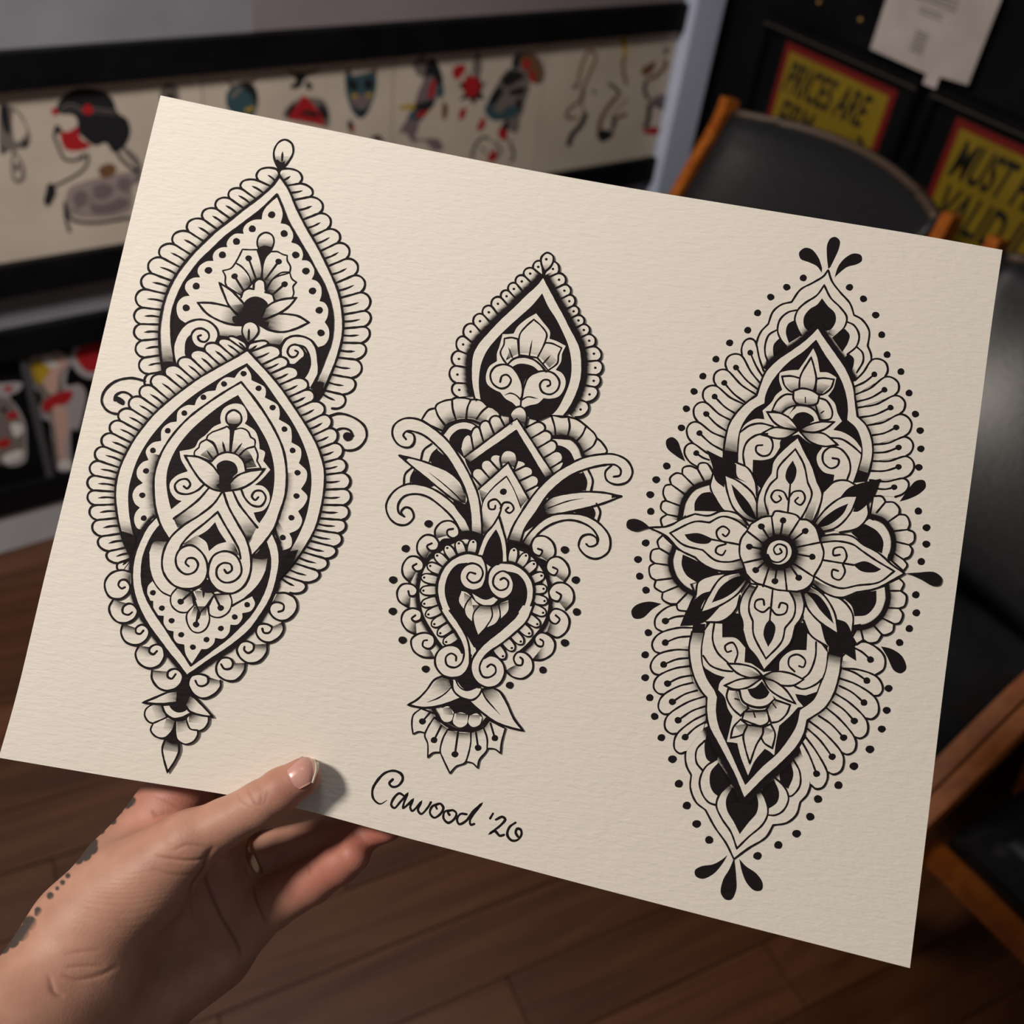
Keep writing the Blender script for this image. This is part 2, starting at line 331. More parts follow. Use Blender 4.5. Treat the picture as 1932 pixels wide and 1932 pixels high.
def sticker(items, outline, label):
    P = sm2([tuple(map(float, s.split(','))) for s in outline.split()], True, 5)
    X, Z = wallXZ(P[:, 0], P[:, 1], KY)
    root = empty('sticker', (float(X.mean()), KY, float(Z.min())), label=label, cat='sticker', group='cut-out stickers in the low display frame')
    n = len(P); fs = [tuple(f) for f in tessellate_polygon([[Vector((a, b, 0)) for a, b in P]])]
    V = [(a, KY, z) for a, z in zip(X, Z)] + [(a, KY + .0008, z) for a, z in zip(X, Z)]
    mesh('backing_paper', V, fs + [tuple(n + j for j in f) for f in fs] + [(i, (i + 1) % n, n + (i + 1) % n, n + i) for i in range(n)], m_sticker, root)
    figure('printed_figure', items, KY, root)
    return root
m_sticker = flat_mat('sticker_white_border', (.34, .31, .32))
sticker([('g', '62,700 70,680 95,672 120,676 128,690 116,712 120,740 108,770 120,780 112,850 116,878 104,878 100,850 96,790 82,775 76,740 64,722', 0), ('p', '68,690 84,676 116,674 126,686 112,706 108,736 96,744 84,728', 0),
         ('y', '57,690 66,682 88,686 94,700 84,716 74,726 62,712', 0), ('w', '78,680 94,672 110,690 92,692', 0), ('r', '84,756 120,738 138,740 130,758 108,768 82,778', 0), ('p', '100,770 122,768 130,800 122,840 124,868 112,866 106,820', 0), ('w', '112,870 130,868 134,884 112,884', 0)],
        '50,692 60,672 88,662 118,666 134,680 126,706 126,728 150,726 162,742 158,776 148,810 134,812 134,860 138,886 110,888 104,868 98,830 94,796 72,790 70,776 82,748 66,734 54,716', 'sticker of a yellow-haired dancer in a red skirt, beside the divider')
sticker([('r', '142,672 152,656 178,644 196,646 200,690 178,702 160,698', 0)], '132,676 144,652 176,636 206,640 210,700 184,714 160,712 142,698', 'round red sticker with a white border, half behind the cream sheet')
sticker([('g', '-14,760 0,750 20,756 36,784 46,812 44,860 24,874 0,876 -16,860', 0), ('r', '6,732 22,728 18,740', 0), ('r', '10,784 26,776 36,784 22,792', 0), ('r', '-8,836 14,826 20,838 4,846', 0), ('w', '20,800 40,800 42,816 28,824', 0), ('w', '6,860 40,848 38,866 12,874', 0), ('m', '-10,800 8,796 14,820 -8,820', 0), ('k', '0,772 12,768 10,780', 0)],
        '-20,730 0,724 40,722 36,738 18,748 34,770 48,800 50,830 48,870 20,880 0,872 -20,872', 'pale sticker with red flowers at the far left edge')

# ================================================================== panel above the frame
MB().box((.66, WALL_Y - .006, .8805), (1.5675, WALL_Y - .0005, 1.45), .001).build('poster_board', noisy(new_mat('mauve_grey_card', (.42, .36, .37), .8), 4, (.19, .150, .160), (.22, .178, .188)), label='mauve grey card panel on the wall above the long black frame', cat='panel')

# ================================================================== signs on the black right wall
m_yel = noisy(new_mat('sign_yellow', (.50, .34, .02), .5), 9, (.225, .15, .006), (.28, .19, .009))
m_red = new_mat('sign_red', (.17, .006, .005), .5)
m_blk = new_mat('sign_lettering_black', (.012, .010, .006), .5)
m_lip = new_mat('frame_lip', (.055, .045, .04), .5)
def text_mesh(txt, name, origin, xdir, updir, height, width, shear, mat, parent, extrude=.0003):
    cu = bpy.data.curves.new('t', 'FONT'); cu.body = txt; cu.size = 1.0; cu.offset = .022; cu.resolution_u = 3
    ob = bpy.data.objects.new('t', cu); COL.objects.link(ob); bpy.context.view_layer.update()
    me = bpy.data.meshes.new_from_object(ob.evaluated_get(bpy.context.evaluated_depsgraph_get()))
    v = np.array([p.co[:] for p in me.vertices]); fs = [tuple(p.vertices) for p in me.polygons]
    bpy.data.objects.remove(ob); bpy.data.curves.remove(cu); bpy.data.meshes.remove(me)
    v[:, 0] -= v[:, 0].min(); v[:, 1] -= v[:, 1].min(); sx = width / v[:, 0].max(); sy = height / v[:, 1].max()
    x = v[:, 0] * sx; y = v[:, 1] * sy; x = x + y * shear
    W = np.array(origin) + x[:, None] * np.array(xdir) + y[:, None] * np.array(updir)
    return mesh(name, W, fs, mat, parent)
def wall_sign(yl, yr, zt, zb, lines, label, marks=()):
    fl_, fr_ = yl + .060, yr - .048; ft = zt + .038; fb = zb - .045
    s = empty('wall_sign', (WALL_X, (yl + yr) / 2, fb), label=label, cat='sign')
    x0, x1 = WALL_X - .024, WALL_X - .001
    MB().box((x0, fr_, ft - .016), (x1, fl_, ft), .002).build('top_rail', m_frame, s)
    MB().box((x0, fr_, fb), (x1, fl_, fb + .016), .002).build('bottom_rail', m_frame, s)
    MB().box((x0, fr_, fb + .0162), (x1, fr_ + .016, ft - .0162), .002).build('side_rail', m_frame, s)
    MB().box((x0, fl_ - .016, fb + .0162), (x1, fl_, ft - .0162), .002).build('side_rail', m_frame, s)
    MB().box((x0 - .001, fr_ + .004, ft - .020), (x0 + .004, fl_ - .004, ft - .0165), .0005).build('frame_lip', m_lip, s)
    MB().box((x1 - .006, fr_ + .0162, fb + .0162), (x1, fl_ - .0162, ft - .0162)).build('mount_board', m_black, s)
    xs = WALL_X - .0085
    MB().box((xs, yr, zb), (xs + .001, yl, zt)).build('red_border', m_red, s)
    MB().box((xs - .0005, yr + .014, zb + .014), (xs - .0001, yl - .014, zt - .014)).build('yellow_panel', m_yel, s)
    for t, y0, z0, h, w in lines:
        text_mesh(t, 'lettering', (xs - .0008, yl - y0, zt - z0), (0, -1, 0), (0, 0, 1), h, w, .16, m_blk, s)
    for pts in marks:
        mesh('painted_mark', [(xs - .0008, yl - a, zt - b) for a, b in pts], [tuple(range(len(pts)))], m_blk, s)
wall_sign(1.423, 1.143, .854, .640, [('PRICES ARE', .022, .088, .062, .205), ('FIRM', .026, .165, .066, .085)], 'yellow sign with red border reading PRICES ARE above the near chair back',
          marks=[[(.236, .098), (.250, .110), (.252, .124), (.242, .128), (.238, .112), (.226, .104)]])
wall_sign(1.012, .732, .855, .641, [('MUST HAVE', .024, .094, .068, .236), ('VALID ID', .022, .176, .070, .200)], 'yellow sign with red border reading MUST HAVE VALID ID, at the right edge')
# white notice hanging above, with a tab between the two sign frames
nt = empty('paper_notice', (WALL_X, 1.10, .90), label='white paper notice with small grey print pinned above the two yellow signs', cat='notice')
m_note = noisy(new_mat('notice_paper', (.52, .46, .44), .8), 12, (.46, .405, .385), (.56, .50, .475))
xn = WALL_X - .0265
NP = [(1.216, .905), (1.216, 1.205), (1.005, 1.205), (1.005, .9125), (1.0605, .9075), (1.0605, .887), (1.088, .887), (1.088, .903)]
NV = [(xn, a, b) for a, b in NP] + [(xn + .0012, a, b) for a, b in NP]
nf = [tuple(f) for f in tessellate_polygon([[Vector((a, b, 0)) for a, b in NP]])]
mesh('paper', NV, nf + [tuple(8 + j for j in f) for f in nf] + [(i, (i + 1) % 8, 8 + (i + 1) % 8, 8 + i) for i in range(8)], m_note, nt)
m_lines = new_mat('notice_print_grey', (.17, .15, .145), .8)
for ya, yb_, zs in ((1.075, 1.165, (1.020, 1.013, 1.006)), (1.095, 1.145, (.994, .987)), (1.108, 1.136, (.958, .952, .946, .940, .934, .928))):
    for z in zs: MB().box((xn - .0004, ya, z), (xn - .0001, yb_, z + .0028)).build('printed_line', m_lines, nt)
m_brass = new_mat('brass', (.55, .34, .10), .35, .5, Metallic=.9)
for i, (y, z, lb) in enumerate(((1.380, .936, 'small brass pin on the black wall, the farther one from the white notice'), (1.276, .935, 'small brass pin on the black wall, the nearer one to the white notice'))):
    a = np.linspace(0, 2 * np.pi, 13)[:-1]; V = []; Fq = []
    for j, (rr, xx) in enumerate(((.0045, .0), (.0045, -.0015), (.0028, -.0032), (.0004, -.0038))):
        V += [(WALL_X + xx, y + rr * math.cos(t), z + rr * math.sin(t)) for t in a]
        if j: Fq += [((j - 1) * 12 + q, (j - 1) * 12 + (q + 1) % 12, j * 12 + (q + 1) % 12, j * 12 + q) for q in range(12)]
    mesh('brass_pin', V, Fq, m_brass, smooth=True, label=lb, cat='pin', group='brass pins on the black wall')

# ================================================================== leather chairs with orange wood frames
m_leather = noisy(new_mat('black_leather', (.02, .02, .021), .30, .26), 160, (.013, .013, .014), (.021, .021, .023), bump=.12)
m_piping = new_mat('brown_piping', (.085, .055, .038), .5)  # piping; its lighter brown also paints the highlight on the backrest edge
m_owood = new_mat('orange_varnished_wood', (.36, .10, .015), .40, .2)
wood_nodes(m_owood, (.26, .062, .008), (.36, .095, .012), (.45, .14, .02))
def armchair(yc, hw, label):
    root = empty('armchair', (1.15, yc, 0), label=label, cat='chair', group='leather chairs along the black wall')
    # curved backrest shell
    ns, nt_ = 28, 14; V = []; Fq = []
    def P(s, t, side):
        bow = .088 * (1 - s * s); z = .40 + (.786 + .008 * (1 - s * s) - .40) * t
        x = 1.245 + .205 * t + bow * (.35 + .65 * t)
        th = .020 * math.sqrt(max(0, 1 - (2 * t - 1) ** 8)) * math.sqrt(max(0, 1 - s ** 10)) + .004
        puff = .016 * (1 - s * s) * math.sin(math.pi * t)
        return (x + (th + .006 if side else -th - puff), yc + s * (hw - .016), z)
    S_ = np.linspace(-1, 1, ns); T_ = np.linspace(0, 1, nt_)
    for side in (0, 1):
        for t in T_:
            for s in S_: V.append(P(s, t, side))
    n1 = ns * nt_
    for side in (0, 1):
        for j in range(nt_ - 1):
            for i in range(ns - 1):
                a = side * n1 + j * ns + i; q = (a, a + 1, a + ns + 1, a + ns); Fq.append(q if side else q[::-1])
    for i in range(ns - 1):
        Fq.append((i, i + 1, n1 + i + 1, n1 + i)); b = (nt_ - 1) * ns + i; Fq.append((b, n1 + b, n1 + b + 1, b + 1))
    for j in range(nt_ - 1):
        a = j * ns; Fq.append((a, n1 + a, n1 + a + ns, a + ns)); a = j * ns + ns - 1; Fq.append((a, a + ns, n1 + a + ns, n1 + a))
    br = mesh('backrest', V, Fq, m_leather, root, smooth=True)
    MB().tube([tuple(np.array(P(s, 1, 0)) + (-.002, 0, -.004)) for s in np.linspace(-.97, .97, 30)], .0075, 8).build('piping', m_piping, br, smooth=True, label='brown piping painted as a highlight along the top edge')
    # seat cushion with soft folds
    V = []; Fq = []; nu, nv = 22, 18
    def seat(u, v, top):
        x = .885 + .40 * u; y = yc + (2 * v - 1) * (hw - .020); ed = min(u, 1 - u, v, 1 - v); e = 1 - math.exp(-ed * 14)
        z = .405 - .05 * u
        if top: z += .055 * e + .005 * math.sin(u * 19 + 3 * math.sin(v * 7)) * e
        else: z -= .018
        return (x, y, z)
    for top in (0, 1):
        for i in range(nu + 1):
            for j in range(nv + 1): V.append(seat(i / nu, j / nv, top))
    n2 = (nu + 1) * (nv + 1)
    for top in (0, 1):
        for i in range(nu):
            for j in range(nv):
                a = top * n2 + i * (nv + 1) + j; q = (a, a + nv + 1, a + nv + 2, a + 1); Fq.append(q if top else q[::-1])
    ring = [i * (nv + 1) for i in range(nu + 1)] + [nu * (nv + 1) + j for j in range(1, nv + 1)] + [i * (nv + 1) + nv for i in range(nu - 1, -1, -1)] + [j for j in range(nv - 1, 0, -1)]
    for i in range(len(ring)):
        a, b = ring[i], ring[(i + 1) % len(ring)]; Fq.append((a, b, n2 + b, n2 + a))
    mesh('seat', V, Fq, m_leather, root, smooth=True)
    prof = [(-.010, -.016), (.010, -.016), (.010, .016), (-.010, .016)]
    def bend(P_): q = sm2([(p[0], p[1]) for p in P_], False, 5); return q
    for s in (-1, 1):
        y = yc + s * (hw + .002)
        MB().sweep([(x, y, z) for x, z in bend([(1.262, .36), (1.31, .47), (1.385, .645), (1.437, .745), (1.452, .800)])], prof).build('back_post', m_owood, root)
        MB().sweep([(x, y + s * .0004, z) for x, z in bend([(1.36, .590), (1.20, .615), (1.06, .612), (.965, .572), (.87, .478), (.775, .385), (.762, .345), (.80, .29), (.90, .15), (1.005, .0)])], prof).build('arm_and_front_leg', m_owood, root)
        MB().sweep([(1.425, y - s * .024, .0), (1.35, y - s * .024, .18), (1.262, y - s * .024, .40)], prof).build('rear_leg', m_owood, root)
    MB().box((.852, yc - hw + .009, .368), (.874, yc + hw - .009, .398), .003).build('front_rail', m_owood, root)
    MB().box((1.268, yc - hw + .016, .325), (1.290, yc + hw - .016, .355), .003).build('rear_rail', m_owood, root)
    return root
armchair(1.071, .250, 'black leather chair with orange wood posts under the PRICES ARE sign')
armchair(.487, .245, 'black leather chair with orange wood posts, second from the corner, mostly behind the sheet')
armchair(-.031, .245, 'black leather chair with orange wood posts at the lower right edge of the photo')
# ================================================================== the held sheet
# outline of the sheet, in the drawing units used for all of its artwork
TOP = np.array([(303, 180), (428, 206.6), (600, 241), (800, 282), (1000, 321), (1200, 356.5), (1400, 389.2), (1600, 421.3), (1732, 443), (1891.5, 471.5)], float)
BOT = np.array([(-2.5, 1429.5), (200, 1463.6), (300, 1479.3), (420, 1498), (500, 1513.5), (588, 1531.8), (760, 1578.7), (900, 1615.3), (1100, 1668.3), (1330, 1728), (1560, 1786.7), (1716.8, 1826.6)], float)
LEF = np.array([(303, 180), (281, 268.7), (230, 480), (178.5, 700), (131, 900), (82, 1098), (34, 1300), (-2.5, 1429.5)], float)
RIG = np.array([(1891.5, 471.5), (1872.5, 600), (1840, 850), (1806, 1100), (1780, 1300), (1748, 1570), (1716.8, 1826.6)], float)
CZ = {(303, 180): .4335, (-2.5, 1429.5): .4002, (1891.5, 471.5): .4117, (1716.8, 1826.6): .3783}
_A = np.array([[1, x, y] for x, y in CZ]); _PL = np.linalg.lstsq(_A, np.array([1 / z for z in CZ.values()]), rcond=None)[0]
def hom(src, dst):
    A = []; b = []
    for (x, y), (u, v) in zip(src, dst):
        A.append([x, y, 1, 0, 0, 0, -u * x, -u * y]); b.append(u); A.append([0, 0, 0, x, y, 1, -v * x, -v * y]); b.append(v)
    return np.append(np.linalg.solve(np.array(A, float), np.array(b, float)), 1).reshape(3, 3)
CORN = [TOP[0], TOP[-1], BOT[-1], BOT[0]]
HUV = hom([(0, 0), (1, 0), (1, 1), (0, 1)], CORN); HIN = np.linalg.inv(HUV)
def apply_h(H, x, y):
    w = H[2, 0] * x + H[2, 1] * y + H[2, 2]
    return (H[0, 0] * x + H[0, 1] * y + H[0, 2]) / w, (H[1, 0] * x + H[1, 1] * y + H[1, 2]) / w
def sheet_depth(x, y):
    """distance of the gently folded sheet; it is pinched backwards above the thumb"""
    z = 1 / (_PL[0] + _PL[1] * x + _PL[2] * y)
    u, v = apply_h(HIN, x, y); u = np.clip(u, -.05, 1.05); v = np.clip(v, -.05, 1.05)
    u0 = .56 - .24 * v; s = .30 - .12 * v; a = 1 / u0; b = 1 / (1 - u0)
    g = lambda t: (a - b) / 2 * (t - u0) - (a + b) / 2 * np.sqrt((t - u0) ** 2 + s * s)
    g0, g1 = g(0 * u), g(0 * u + 1)
    return z + (.003 + .007 * v * v) * (g(u) - (g0 + (g1 - g0) * u))
def on_sheet(x, y, lift=0.0):
    x = np.asarray(x, float); y = np.asarray(y, float)
    return cam2world(ray(x, y, sheet_depth(x, y) - lift))

m_paper = new_mat('textured_cream_paper', (.79, .745, .675), .85, .2)
m_ink = bpy.data.materials.new('black_ink')
sh = empty('art_sheet', on_sheet(950., 1000.).tolist(), label='large cream sheet of laid-texture paper with three black ink ornaments, held up by the hand', cat='drawing')
_e1 = on_sheet(1500., 1100.) - on_sheet(400., 880.); _e1 /= np.linalg.norm(_e1)
_e2 = on_sheet(1000., 700.) - on_sheet(900., 1300.); _e2 -= _e2.dot(_e1) * _e1; _e2 /= np.linalg.norm(_e2); _e3 = np.cross(_e1, _e2)
_m = Matrix([[*map(float, r)] for r in np.stack([_e1, _e2, _e3], 1)]); _loc = sh.matrix_world.translation.copy()
sh.matrix_world = Matrix.Translation(_loc) @ _m.to_4x4(); ROOTM[sh.name] = sh.matrix_world.copy()
def paper_grain(m):
    N, L, b = nodes(m)
    tc = N.new('ShaderNodeTexCoord'); tc.object = sh
    outs = []
    for sc, st, det, dist in ((1.0, (170, 620, 400), 3, .35), (1.0, (520, 1300, 900), 2, .2)):
        mp = N.new('ShaderNodeMapping'); mp.inputs['Scale'].default_value = st
        nz = N.new('ShaderNodeTexNoise'); nz.inputs['Scale'].default_value = sc; nz.inputs['Detail'].default_value = det; nz.inputs['Distortion'].default_value = dist
        L.new(tc.outputs['Object'], mp.inputs[0]); L.new(mp.outputs[0], nz.inputs['Vector']); outs.append(nz)
    ad = N.new('ShaderNodeMath'); ad.operation = 'MULTIPLY_ADD'; ad.inputs[1].default_value = .3
    L.new(outs[1].outputs['Fac'], ad.inputs[0]); L.new(outs[0].outputs['Fac'], ad.inputs[2])
    bp = N.new('ShaderNodeBump'); bp.inputs['Strength'].default_value = .75; bp.inputs['Distance'].default_value = .00045
    L.new(ad.outputs[0], bp.inputs['Height']); L.new(bp.outputs[0], b.inputs['Normal'])
    return tc, outs[0]
paper_grain(m_paper)
# ink: density attribute t (0 = solid black, 1 = bare paper), a little broken by the grain
m_ink.use_nodes = True
_N, _L, _b = nodes(m_ink)
_b.inputs['Base Color'].default_value = (.0125, .0095, .0105, 1); _b.inputs['Roughness'].default_value = .65; _b.inputs['Specular IOR Level'].default_value = .12
_tc, _nz = paper_grain(m_ink)
_at = _N.new('ShaderNodeAttribute'); _at.attribute_name = 't'
_s = _N.new('ShaderNodeMath'); _s.operation = 'SUBTRACT'; _s.use_clamp = True; _s.inputs[0].default_value = 1; _L.new(_at.outputs['Fac'], _s.inputs[1])
_p = _N.new('ShaderNodeMath'); _p.operation = 'POWER'; _p.inputs[1].default_value = 1.9; _L.new(_s.outputs[0], _p.inputs[0])
_q = _N.new('ShaderNodeMapRange'); _q.inputs[1].default_value = .3; _q.inputs[2].default_value = .7; _q.inputs[3].default_value = .75; _q.inputs[4].default_value = 1.3; _L.new(_nz.outputs['Fac'], _q.inputs[0])
_mu = _N.new('ShaderNodeMath'); _mu.operation = 'MULTIPLY'; _mu.use_clamp = True; _L.new(_p.outputs[0], _mu.inputs[0]); _L.new(_q.outputs[0], _mu.inputs[1])
_g = _N.new('ShaderNodeMath'); _g.operation = 'GREATER_THAN'; _g.inputs[1].default_value = .985; _L.new(_s.outputs[0], _g.inputs[0])
_mx = _N.new('ShaderNodeMath'); _mx.operation = 'MAXIMUM'; _L.new(_mu.outputs[0], _mx.inputs[0]); _L.new(_g.outputs[0], _mx.inputs[1])
_tr = _N.new('ShaderNodeBsdfTransparent'); _ms = _N.new('ShaderNodeMixShader'); _o = _N['Material Output'] if 'Material Output' in _N else _N.new('ShaderNodeOutputMaterial')
_L.new(_mx.outputs[0], _ms.inputs[0]); _L.new(_tr.outputs[0], _ms.inputs[1]); _L.new(_b.outputs[0], _ms.inputs[2]); _L.new(_ms.outputs[0], _o.inputs[0])

# paper body with real thickness: Coons patch between the four edges
def edge_interp(E, n, H0, ax):
    u, v = apply_h(HIN, E[:, 0], E[:, 1]); par = (u, v)[ax]; par[0] = 0; par[-1] = 1
    t = np.linspace(0, 1, n)
    return np.stack([np.interp(t, par, E[:, 0]), np.interp(t, par, E[:, 1])], 1)
nu, nv = 72, 56
T_ = edge_interp(sm2(TOP, False, 6), nu + 1, HIN, 0); B_ = edge_interp(sm2(BOT, False, 6), nu + 1, HIN, 0)
L_ = edge_interp(sm2(LEF, False, 6), nv + 1, HIN, 1); R_ = edge_interp(sm2(RIG, False, 6), nv + 1, HIN, 1)
U, Vv = np.meshgrid(np.linspace(0, 1, nu + 1), np.linspace(0, 1, nv + 1))
hx, hy = apply_h(HUV, U, Vv); base_ = np.stack([hx, hy], -1)
dT = T_ - base_[0]; dB = B_ - base_[-1]; dL = L_ - base_[:, 0]; dR = R_ - base_[:, -1]
base_ = base_ + (1 - Vv)[..., None] * dT[None] + Vv[..., None] * dB[None] + (1 - U)[..., None] * dL[:, None] + U[..., None] * dR[:, None]
px, py = base_[..., 0].ravel(), base_[..., 1].ravel()
Vt = np.concatenate([on_sheet(px, py), on_sheet(px, py, -.00055)]); n1 = len(px); Fq = []
for j in range(nv):
    for i in range(nu):
        a = j * (nu + 1) + i; q = (a, a + nu + 1, a + nu + 2, a + 1); Fq.append(q); Fq.append(tuple(n1 + k for k in q[::-1]))
bd = [i for i in range(nu + 1)] + [j * (nu + 1) + nu for j in range(1, nv + 1)] + [nv * (nu + 1) + i for i in range(nu - 1, -1, -1)] + [j * (nu + 1) for j in range(nv - 1, 0, -1)]
for i in range(len(bd)): a, b = bd[i], bd[(i + 1) % len(bd)]; Fq.append((a, b, n1 + b, n1 + a))
nf_ = 2 * nu * nv; rim = Fq[nf_:]; ex = len(Vt); ids = bd + [n1 + i for i in bd]; mp_ = {k: ex + i for i, k in enumerate(ids)}
Vt = np.concatenate([Vt, Vt[ids]]); Fq = Fq[:nf_] + [tuple(mp_[k] for k in f) for f in rim]      # crisp cut edge
paper = mesh('paper', Vt, Fq, m_paper, sh, smooth=True)

# ------------------------------------------------------------------ drawing kit
FRAMES = {'A': (240, 250, 4.025), 'B': (160, 590, 3.578), 'C': (160, 970, 4.025), 'G': (780, 450, 4.6), 'H': (710, 730, 3.864), 'I': (690, 1130, 4.111),
          'D': (1280, 430, 3.864), 'E': (1170, 790, 3.116), 'F': (1190, 1120, 3.331), 'P': (0, 0, 1)}
FR = FRAMES['P']; LW = 3.4
def fr(k):
    global FR
    FR = FRAMES[k]
class Layer:
    def __init__(s): s.v = []; s.t = []; s.z = []; s.f = []; s.m = []; s.k = 0
    def put(s, P, T, faces, mat=0):
        b = len(s.v); s.k += 1
        s.v += [tuple(p) for p in P]; s.t += list(T); s.z += [s.k] * len(P)
        s.f += [tuple(b + i for i in f) for f in faces]; s.m += [mat] * len(faces)
    def build(s, name, **kw):
        V = np.array(s.v); print(name, 'layers', s.k, 'tris', len(s.f)); W = on_sheet(V[:, 0], V[:, 1], .00003 + np.array(s.z) * 1.7e-6)
        return mesh(name, W, s.f, [m_ink, m_paper], sh, fmat=s.m, attr={'t': s.t}, **kw)
LY = Layer()
def parse(path):
    P, C = [], []
    for w in path.split():
        C.append(w[0] == '*'); x, y = w.lstrip('*').split(','); P.append((FR[0] + float(x) / FR[2], FR[1] + float(y) / FR[2]))
    return np.array(P), np.array(C)
def smooth(P, C, closed, step=2.2, auto=None):
    n = len(P); C = C.copy()
    if auto:
        for i in range(n):
            if not closed and i in (0, n - 1): continue
            a = P[i] - P[i - 1]; b = P[(i + 1) % n] - P[i]
            la, lb = np.linalg.norm(a), np.linalg.norm(b)
            if la > 0 and lb > 0 and a.dot(b) / (la * lb) < math.cos(math.radians(auto)): C[i] = True
    if not closed: C[0] = C[-1] = True
    out = []; seg = range(n) if closed else range(n - 1)
    for i in seg:
        p1, p2 = P[i], P[(i + 1) % n]
        p0 = 2 * p1 - p2 if C[i] else P[i - 1]; p3 = 2 * p2 - p1 if C[(i + 1) % n] else P[(i + 2) % n]
        d = np.linalg.norm(p2 - p1)
        if d < 1e-6: continue
        if C[i] and C[(i + 1) % n]: pass
        t0, t1, t2 = (np.linalg.norm(p1 - p0) + 1e-6) ** .5, d ** .5, (np.linalg.norm(p3 - p2) + 1e-6) ** .5
        m1 = (p1 - p0) / t0 - (p2 - p0) / (t0 + t1) + (p2 - p1) / t1; m2 = (p2 - p1) / t1 - (p3 - p1) / (t1 + t2) + (p3 - p2) / t2
        m1 *= t1; m2 *= t1
        k = max(2, int(d / step)); t = (np.arange(k) / k)[:, None]
        out.append((2 * t ** 3 - 3 * t ** 2 + 1) * p1 + (t ** 3 - 2 * t ** 2 + t) * m1 + (-2 * t ** 3 + 3 * t ** 2) * p2 + (t ** 3 - t ** 2) * m2)
    out = np.concatenate(out)
    return out if closed else np.vstack([out, P[-1]])
def curve(path, closed=False, auto=None):
    P, C = parse(path); return smooth(P, C, closed, auto=auto)
def stroke(c, w=None, closed=False, taper=(0, 0)):
    w = w or LW; n = len(c)
    if n < 2: return
    d = np.diff(c, axis=0); L_ = np.linalg.norm(d, axis=1); keep = np.concatenate([[True], L_ > 1e-5]); c = c[keep]; n = len(c)
    if n < 2: return
    d = np.diff(np.vstack([c, c[:1]]) if closed else c, axis=0); d /= np.linalg.norm(d, axis=1)[:, None] + 1e-9
    if closed: tin, tout = np.roll(d, 1, 0), d
    else: tin = np.vstack([d[:1], d]); tout = np.vstack([d, d[-1:]])
    t = tin + tout; l = np.linalg.norm(t, axis=1); t = np.where(l[:, None] > 1e-3, t / (l[:, None] + 1e-9), tout)
    cosh = np.clip(l / 2, .45, 1); nn = np.stack([-t[:, 1], t[:, 0]], 1)
    s = np.concatenate([[0], np.cumsum(np.linalg.norm(np.diff(c, axis=0), axis=1))])
    ph = (c[0, 0] * 1.7 + c[0, 1] * .9) % 6.28
    hw = w / 2 * (1 + .10 * np.sin(s * .11 + ph) + .06 * np.sin(s * .37 + 2 * ph))
    S = s[-1] + 1e-6
    if taper[0]: hw = hw * np.clip(.22 + s / (taper[0] * S), 0, 1)
    if taper[1]: hw = hw * np.clip(.22 + (S - s) / (taper[1] * S), 0, 1)
    hwm = hw / np.sqrt(cosh)
    A = c + nn * hwm[:, None]; B = c - nn * hwm[:, None]
    P = list(np.concatenate([A, B])); f = [(i, i + 1, n + i + 1, n + i) for i in range(n - 1)]
    if closed: f.append((n - 1, 0, n, 2 * n - 1))
    else:
        for i, sg in ((0, -1), (n - 1, 1)):
            k = len(P); q = [c[i] + t[i] * sg * hw[i] * math.sin(a) + nn[i] * hw[i] * math.cos(a) for a in (.7, 1.57, 2.44)]
            P += q; f.append((i, k, k + 1, k + 2, n + i))
    LY.put(P, [0] * len(P), f)
def L(path, w=None, taper=(0, 0), closed=False):
    for p in path.split('|'): stroke(curve(p, closed), w, closed, taper)
def cdt(c):
    """robust triangulation of a closed outline (self-touching ones too)"""
    c = np.asarray(c, float); keep = np.linalg.norm(c - np.roll(c, 1, 0), axis=1) > .02; c = c[keep]; n = len(c)
    if n < 3: return c, []
    g0, g1 = c.min(0), c.max(0); gx, gy = np.meshgrid(np.arange(g0[0] + 3.7, g1[0], 7.5), np.arange(g0[1] + 3.3, g1[1], 7.5))
    grid = np.stack([gx.ravel() + .01, gy.ravel() + .017], 1)          # inner points keep the ink on the curved paper
    r = delaunay_2d_cdt([Vector(p) for p in np.vstack([c, grid])], [(i, (i + 1) % n) for i in range(n)], [], 0, 1e-4)
    V = np.array([v[:] for v in r[0]]); Tr = [tuple(f) for f in r[2]]
    cen = np.array([V[list(f)].mean(0) for f in Tr]); e = np.roll(c, -1, 0); wn = np.zeros(len(cen))
    for (x0, y0), (x1, y1) in zip(c, e):                       # winding number: every part that the outline encloses
        s_ = (x1 - x0) * (cen[:, 1] - y0) - (cen[:, 0] - x0) * (y1 - y0)
        wn += (y0 <= cen[:, 1]) & (y1 > cen[:, 1]) & (s_ > 0); wn -= (y0 > cen[:, 1]) & (y1 <= cen[:, 1]) & (s_ < 0)
    return V, [f for f, w in zip(Tr, wn) if w]
def poly(c, mat, tf=None):
    if len(c) < 3: return
    V, fs = cdt(c)
    if fs: LY.put(V, [0] * len(V) if tf is None else list(tf(V)), fs, mat)
def K(path):
    for p in path.split('|'): poly(curve(p, True, 88), 0)
def P(path, line=False, w=None):
    for p in path.split('|'):
        c = curve(p, True, 70); poly(c, 1)
        if line: stroke(c, w, True)
def G(path, x0, y0, x1, y1):
    """tonal wash: dark at the first point, bare paper at the second"""
    c = curve(path, True, 40); a = np.array([FR[0] + x0 / FR[2], FR[1] + y0 / FR[2]]); b = np.array([FR[0] + x1 / FR[2], FR[1] + y1 / FR[2]]); d = b - a
    poly(c, 0, lambda q: .13 + .87 * np.clip(((q - a) @ d) / d.dot(d), 0, 2))
